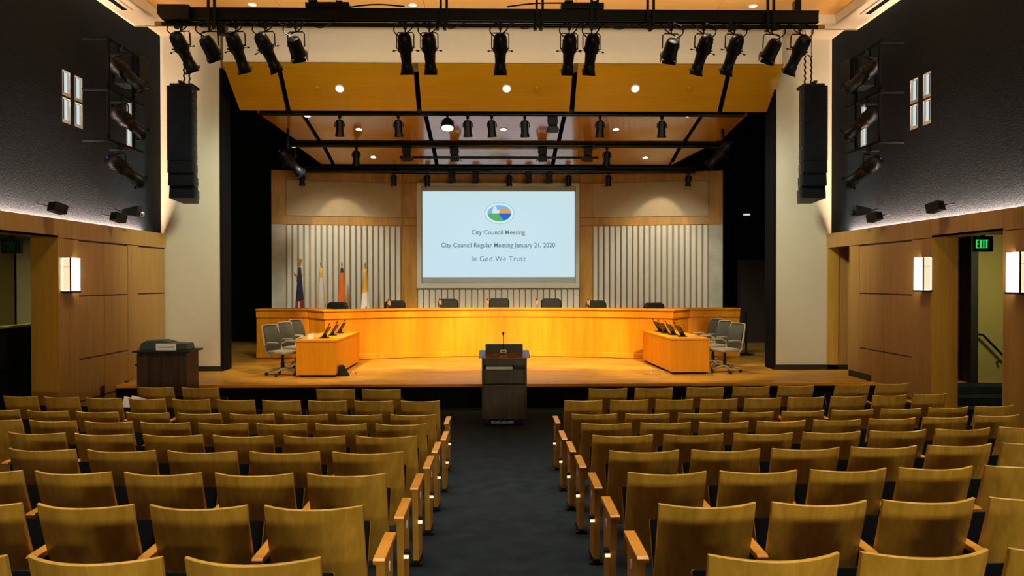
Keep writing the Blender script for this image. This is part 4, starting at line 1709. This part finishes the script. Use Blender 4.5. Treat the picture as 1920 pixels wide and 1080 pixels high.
tag(m.build('floor_plate', 'stage_wood'), 'flat cable floor plate beside the right staff desk', 'floor box')
m = MB()
m.tube([(q.x - 0.02, 15.3, STZ + 0.012), (q.x, 15.32, STZ + 0.10), (q.x + 0.12, 15.36, STZ + 0.085), (q.x + 0.3, 15.45, STZ + 0.03), (q.x + 0.42, 15.5, STZ + 0.012)], 0.008, 6)
tag(m.build('floor_cable', 'plate_white', smooth=True), 'pale cable rising from the floor plate to the right desk', 'cable')

# black stand in the right wing
q = P(1399, 662, 19.2)
t = thing('equipment_stand', 'thin black stand in the dark right wing beside the dais', 'stand', (q.x, 19.2, STZ))
m = MB()
m.lathe([(0.2, 0), (0.2, 0.02), (0.03, 0.04)], None, 18)
m.build('base', 'black_metal', t)
m = MB()
m.tube([(0, 0, 0.03), (0, 0, 1.02), (-0.18, 0, 1.04)], 0.025, 8)
m.build('pole', 'black_metal', t, smooth=True)


# ------------------------------------------------------------ lecterns
def lectern_main():
    Y = 12.2
    x0, x1 = P(903.5, 720, Y).x, P(988, 720, Y).x
    cx = (x0 + x1) / 2
    w = (x1 - x0) / 2
    t = thing('rolling_lectern', 'dark wood rolling lectern with microphone at the end of the aisle', 'lectern', (cx, Y, 0))
    D = 0.55
    def zz(py): return P(945, py, Y).z
    zb = zz(785)
    ztop = zz(674)
    def B(name, x0, x1, y0, y1, z0, z1, mat_='dark_wood', bev=0.003, par=None):
        m = MB()
        m.box(x0, x1, y0, y1, z0, z1)
        return m.build(name, mat_, par or t, bevel=bev)
    for s in (-1, 1):
        B('side_panel', s * w, s * (w - 0.03), 0, D, zb, ztop)
    B('back_panel', -w + 0.03, w - 0.03, D - 0.03, D, zb, ztop)
    B('bottom_shelf', -w + 0.03, w - 0.03, 0, D - 0.03, zb, zb + 0.03)
    dr = B('door', -w + 0.03, w - 0.03, 0.0, 0.02, zb + 0.03, zz(726))
    B('handle', -0.02, 0.02, -0.012, 0, zz(726) - 0.02, zz(726) - 0.005, 'black_metal', 0.001, dr)
    B('shelf', -w + 0.03, w - 0.03, 0.0, D - 0.03, zz(726), zz(721))
    B('drawer', -w + 0.03, w - 0.03, 0.03, 0.05, zz(720), zz(695))
    B('shelf', -w + 0.03, w - 0.03, 0.0, D - 0.03, zz(695), zz(693))
    B('apron', -w + 0.03, w - 0.03, 0.0, 0.03, zz(685), ztop)
    # slanted top
    m = MB()
    R = T(0, -0.04, ztop) @ RX(0.12)
    m.box(-w - 0.0, w + 0.0, 0, D + 0.06, 0, 0.025, 0, R)
    wt = m.build('top', 'reading_top', t, bevel=0.003)
    for s in (-1, 1):
        m = MB()
        m.box(s * (w - 0.03), s * (w + 0.05), 0, D + 0.02, 0.026, 0.034, 0, R)
        tag(m.build('side_shelf', 'steel_blue', t, bevel=0.003), 'pale metal side strip')
    # raised console at the far edge
    m = MB()
    R2_ = R @ T(0, D - 0.12, 0.026)
    m.prism([(0, 0), (0.14, 0), (0.14, 0.11), (0.05, 0.11)], lambda u, v_, t_: R2_ @ Vector((t_, u, v_)), -w + 0.05, w - 0.05)
    m.build('console', 'console_grey', t, bevel=0.004)
    for x in (-w + 0.07, w - 0.07):
        for y in (0.07, D - 0.07):
            m = MB()
            m.box(x - 0.02, x + 0.02, y - 0.02, y + 0.02, 0.05, zb)
            m.lathe([(0.034, -0.016), (0.034, 0.016)], T(x, y, 0.035) @ RY(PI / 2), 14)
            m.build('caster', 'black_plastic', t)
    # things on and in it
    mb_ = thing('gooseneck_microphone', 'thin gooseneck microphone standing on the rolling lectern', 'microphone', (0, 0, 0))
    top = R @ Vector((P(944, 660, Y).x - cx, 0.36, 0.027))
    mb_.location = (cx + top.x, Y + top.y, top.z)
    m = MB()
    m.box(-0.05, 0.05, -0.06, 0.05, 0.004, 0.05)
    tag(m.build('base', 'paper', mb_, bevel=0.008), 'pale square base')
    m = MB()
    m.box(-0.03, 0.03, -0.062, -0.06, 0.02, 0.035)
    m.build('button', 'black_plastic', mb_)
    m = MB()
    m.tube([(0, 0, 0.05), (0, 0.0, 0.18), (0, -0.01, 0.29)], 0.005, 6)
    m.build('gooseneck', 'black_metal', mb_, smooth=True)
    m = MB()
    m.lathe([(0.006, 0.28), (0.017, 0.30), (0.017, 0.325), (0.006, 0.34)], T(0, -0.012, 0), 12)
    m.build('microphone_head', 'black_metal', mb_, smooth=True)
    m = MB()
    m.box(P(911, 690, Y).x, P(961, 690, Y).x, Y + 0.02, Y + 0.3, zz(693) + 0.001, zz(688))
    tag(m.build('paper_stack', 'paper'), 'flat stack of paper in the lectern slot', 'paper')
    m = MB()
    m.box(P(964, 690, Y).x, P(984, 690, Y).x, Y + 0.04, Y + 0.25, zz(693) + 0.001, zz(687.5))
    tag(m.build('control_box', 'black_plastic'), 'small black box beside the papers in the lectern slot', 'box')
    m = MB()
    m.box(P(921, 795, Y + 0.3).x, P(963, 795, Y + 0.3).x, Y + 0.2, Y + 0.42, 0.003, 0.006)
    tag(m.build('floor_box', 'steel_blue'), 'pale floor box cover under the rolling lectern', 'floor box')
    m = MB()
    for k in range(3):
        x = -0.16 + k * 0.09
        m.tube([(cx + x, Y + 0.25, 0.012), (cx + x + 0.05, Y + 0.2, 0.05), (cx + x + 0.02, Y + 0.18, zb + 0.01)], 0.006, 5)
    tag(m.build('lectern_cable', 'black_metal', smooth=True), 'black cables hanging under the rolling lectern', 'cable')


wood('reading_top', (0.20, 0.07, 0.010), (0.32, 0.12, 0.02), (1, 6, 6), 0.25, 0.6, 0.05)
plain('console_grey', (0.035, 0.065, 0.065), 0.5)
lectern_main()

Y = 13.2
x0, x1 = P(257, 690, Y).x, P(351, 690, Y).x
cx = (x0 + x1) / 2
w = (x1 - x0) / 2
t = thing('side_lectern', 'dark brown lectern with black top standing by the left wall', 'lectern', (cx, Y, 0), 0.0)
zt2 = P(304, 661, Y).z
m = MB()
m.box(-w, w, 0, 0.5, 0.05, zt2)
m.box(-w + 0.0, w, -0.012, 0.0, 0.05, zt2 - 0.03)
m.build('cabinet', 'dark_wood', t, bevel=0.004)
for a, b in ((-w + 0.03, -0.01), (0.01, w - 0.03)):
    m = MB()
    m.box(a, b, -0.022, -0.012, 0.10, zt2 - 0.08)
    m.build('door', 'dark_wood', t, bevel=0.003)
m = MB()
m.box(-w - 0.06, w + 0.06, -0.05, 0.56, zt2, zt2 + 0.03)
m.build('top', 'black_paint', t, bevel=0.004)
m = MB()
m.box(-w - 0.08, -w, 0.1, 0.3, zt2 - 0.24, zt2 - 0.20)
m.build('side_shelf', 'black_paint', t, bevel=0.004)
m = MB()
m.prism([(-w + 0.0, 0.0), (w - 0.02, 0.0), (w - 0.04, 0.11), (w * 0.3, 0.12), (-w * 0.1, 0.17), (-w * 0.75, 0.16), (-w + 0.01, 0.11)], lambda u, v_, t_: (u, t_, zt2 + 0.03 + v_), 0.10, 0.40)
m.build('console', 'console_grey', t, bevel=0.012)
q0, q1 = P(292, 658, Y + 0.05), P(330, 645, Y + 0.05)
m = MB()
sg_ = thing('paper_sign', 'white paper sign with a line of text on the side lectern', 'sign', ((q0.x + q1.x) / 2, Y + 0.055, zt2 + 0.032))
m.box(-(q1.x - q0.x) / 2, (q1.x - q0.x) / 2, -0.002, 0.002, 0, q1.z - q0.z)
m.build('sheet', 'paper', sg_)
m = MB()
rg = random.Random(5)
x = -0.13
while x < 0.13:
    w_ = 0.008 + rg.random() * 0.016
    m.box(x, x + w_, -0.0035, -0.002, 0.045, 0.060)
    x += w_ + 0.005
m.build('lettering', 'ink', sg_)
# low wall sockets at the foot of the left wall
for px, py, nm in ((191, 732, 'nearer'), (236, 722, 'farther')):
    yy = yat(px, XL)
    q = P(px, py, yy)
    m = MB()
    m.box(XL, XL + 0.012, yy - 0.06, yy + 0.06, q.z - 0.10, q.z + 0.08)
    tag(m.build('wall_vent', 'black_paint'), 'small dark grille low on the left wood wall, the %s one' % nm, 'vent')


# ------------------------------------------------------------ auditorium seats
def back_mesh(w):
    """curved plywood back, bowed towards the row behind, reclined; local +Y faces the stage"""
    m = MB()
    nx, nz = 10, 8
    Ht, zb, zt_ = 0.58, 0.28, 0.85
    sag = 0.088 * (w / 0.49)
    th = 0.024
    v = []
    for side_ in (0, 1):
        for j in range(nz + 1):
            u = j / nz
            z = zb + (zt_ - zb) * u
            y = 0.19 * (1 - u) ** 1.15 - 0.0
            for i in range(nx + 1):
                a = -1 + 2 * i / nx
                ww = w / 2 * (1 - 0.02 * (1 - u))
                yy = y - sag * (1 - a * a) + (0 if side_ == 0 else th)
                zz = z
                v.append((a * ww, yy, zz))
    K = (nx + 1) * (nz + 1)
    W = nx + 1
    f = []
    for j in range(nz):
        for i in range(nx):
            q = (j * W + i, j * W + i + 1, (j + 1) * W + i + 1, (j + 1) * W + i)
            f.append(q)
            f.append(tuple(K + k for k in q[::-1]))
    nfront = len(f)
    for j in range(nz):
        for i in (0, nx):
            f.append((j * W + i, (j + 1) * W + i, K + (j + 1) * W + i, K + j * W + i))
    for i in range(nx):
        for j in (0, nz):
            f.append((j * W + i, j * W + i + 1, K + j * W + i + 1, K + j * W + i))
    m.add(v, f)
    for k in range(1, nfront, 2):          # unseen sitter's side made black below the wooden rim to cut bounced light
        if (k // 2) // nx < nz - 1:
            m.m[k] = 1
    return m


def make_seat(w, pitch, side, aisle):
    """side: -1 seat left of the aisle, 1 right of it. Outer armrest stands on the side away from the aisle."""
    t = bpy.data.objects.new('auditorium_seat', None)
    C.objects.link(t)
    o = back_mesh(w).build('backrest', ['seat_wood', 'black_cloth'], t, smooth=True)
    bv = o.modifiers.new('bevel', 'BEVEL')
    bv.width = 0.003
    bv.segments = 2
    bv.limit_method = 'ANGLE'
    m = MB()
    R = T(0, 0.20, 0.38) @ RX(1.22)
    m.box(-w / 2 + 0.02, w / 2 - 0.02, 0, 0.32, 0, 0.05, 0, R)
    m.box(-w / 2 + 0.02, w / 2 - 0.02, 0, 0.32, -0.015, 0.0, 1, R)
    m.build('seat', ['black_cloth', 'seat_wood'], t, bevel=0.006)
    gap = pitch / 2
    def arm(x, label=None):
        m = MB()
        prof = [(0.02, 0.555), (0.36, 0.575), (0.375, 0.585), (0.37, 0.605), (0.03, 0.585), (0.015, 0.575)]
        m.prism(prof, lambda u, v_, t_: (t_, u, v_), x - 0.028, x + 0.028)
        m.build('armrest', 'arm_wood', t, bevel=0.003)
        m = MB()
        m.box(x - 0.012, x + 0.012, 0.10, 0.28, 0.03, 0.555)
        m.box(x - 0.03, x + 0.03, 0.06, 0.34, 0.0, 0.03)
        m.build('support', 'black_metal', t, bevel=0.003)
    xo = side * gap
    arm(xo)
    if aisle:
        xi = -side * (w / 2 + 0.075)
        m = MB()
        prof = [(0.02, 0.555), (0.36, 0.575), (0.375, 0.585), (0.37, 0.605), (0.03, 0.585), (0.015, 0.575)]
        m.prism(prof, lambda u, v_, t_: (t_, u, v_), xi - 0.030, xi + 0.030)
        m.build('armrest', 'arm_wood', t, bevel=0.003)
        m = MB()
        m.prism([(0.06, 0.555), (0.32, 0.565), (0.30, 0.03), (0.12, 0.03)], lambda u, v_, t_: (t_, u, v_), xi - 0.022, xi + 0.022)
        ep = m.build('end_panel', 'pier_wood', t, bevel=0.002)
        m = MB()
        m.box(xi - 0.025, xi + 0.025, 0.10, 0.33, 0.0, 0.03)
        m.box(xi - 0.05, xi + 0.05, 0.10, 0.14, 0.0, 0.012)
        m.build('foot', 'black_metal', t)
        xs_ = xi - side * 0.022
        m = MB()
        m.lathe([(0.014, 0), (0.014, 0.004)], T(xs_, 0.20, 0.485) @ RY(-side * PI / 2) @ Matrix.Diagonal((1.9, 1, 1, 1)), 14)
        m.build('number_plate', 'plate_white', t)
        m = MB()
        m.box(xs_, xs_ - side * 0.035, 0.07, 0.12, 0.335, 0.36, 0)
        m.build('aisle_light', 'black_metal', t, bevel=0.004)
        al = t.children[-1]
        m = MB()
        m.box(xs_, xs_ - side * 0.030, 0.06, 0.075, 0.318, 0.337, 0)
        m.build('lens', 'aisle_lens', al)
    t['category'] = 'seat'
    t['group'] = 'wooden auditorium seats'
    return t


rows = [  # Y, left aisle edge px, left pitch px, width ratio, right aisle edge px, right pitch px
    ('ninth', 2.90, 597, 300, 0.853, 1331, 297),
    ('eighth', 3.80, 678, 218, 0.853, 1237, 218),
    ('seventh', 4.70, 722, 175, 0.85, 1178, 177),
    ('sixth', 5.60, 755, 157.5, 0.85, 1143, 157),
    ('fifth', 6.50, 781, 136, 0.852, 1111, 136),
    ('fourth', 7.40, 799, 113, 0.855, 1090, 113),
    ('third', 8.30, 817, 102.3, 0.838, 1072.5, 101.7),
    ('second', 9.25, 824, 88, 0.832, 1058.5, 87.0)]


def place(o, X, Y0, side):
    Yc = Y0 + (X - 0.1) ** 2 / (2 * RAD)
    o.location = (X, Yc, floor_z(X, Yc))
    o.rotation_euler = (0, 0, (X - 0.1) / RAD)


def on_view(X, Y):
    d = CAMROT.transposed() @ Vector((X, Y, -1.4))
    px = 960 + F * d.x / -d.z
    return px


count = 0
for rn, Y0, le, lp, wr, re_, rp_ in rows:
    for side, e, p in ((-1, le, lp), (1, re_, rp_)):
        py = 600
        X = P(e, py, Y0).x
        pitch = abs(p) * Y0 / F * 1.0
        w = pitch * wr
        k = 0
        proto_a = make_seat(w, pitch, side, True)
        proto_n = None
        while True:
            xc = X + side * (w / 2 + k * pitch)
            if abs(xc) + w / 2 > 6.15:
                break
            lim = on_view(xc - side * w / 2, Y0 + (xc ** 2) / (2 * RAD))
            if (side < 0 and lim < 4) or (side > 0 and lim > 1916):
                break
            if k == 0:
                o = proto_a
            else:
                if proto_n is None:
                    bpy.context.view_layer.update()
                    proto_n = make_seat(w, pitch, side, False)
                    o = proto_n
                else:
                    o = proto_n.copy()
                    C.objects.link(o)
                    for ch in proto_n.children:
                        c = ch.copy()
                        C.objects.link(c)
                        c.parent = o
            place(o, xc, Y0, side)
            where = 'left' if side < 0 else 'right'
            lb = 'wooden seat %s of the aisle, %s row from the stage, %s' % (where, rn, 'beside the aisle' if k == 0 else ORD[k + 1] + ' from aisle')
            o['label'] = lb
            k += 1
            count += 1
# front row, placed in pairs
Y0 = 10.25
w = 73 * Y0 / F
pitch = 86 * Y0 / F
proto = None
FR = {'left': [(678, 'first'), (592, 'second'), (338, 'third'), (254, 'fourth')],
      'right': [(1104, 'first'), (1190, 'second'), (1287, 'third'), (1373, 'fourth'), (1457, 'fifth'), (1563, 'sixth'), (1639, 'seventh')]}
for where, items in FR.items():
    side = -1 if where == 'left' else 1
    proto = None
    for px, od in items:
        if proto is None:
            proto = make_seat(w, pitch, side, False)
            o = proto
        else:
            o = proto.copy()
            C.objects.link(o)
            for ch in proto.children:
                c = ch.copy()
                C.objects.link(c)
                c.parent = o
        Yc = Y0
        for _ in range(3):
            xc = P(px + 36.5, 760, Yc).x
            Yc = Y0 + (xc - 0.1) ** 2 / (2 * RAD)
        place(o, xc, Y0, side)
        o['label'] = 'wooden front-row seat right below the stage, %s on the %s of the aisle' % (od, where)
        count += 1
print('seats', count)
# bright leaflet on a seat of the left block
q = P(242, 765, 9.9)
m = MB()
R = T(q.x, 9.85, q.z) @ RY(0.25) @ RX(-0.2)
m.box(-0.08, 0.09, -0.004, 0.004, -0.18, 0.14, 0, R)
m.box(0.0, 0.17, 0.01, 0.016, -0.1, 0.17, 0, R)
tag(m.build('leaflet', 'paper'), 'pale leaflet propped between seats of the left block', 'paper')
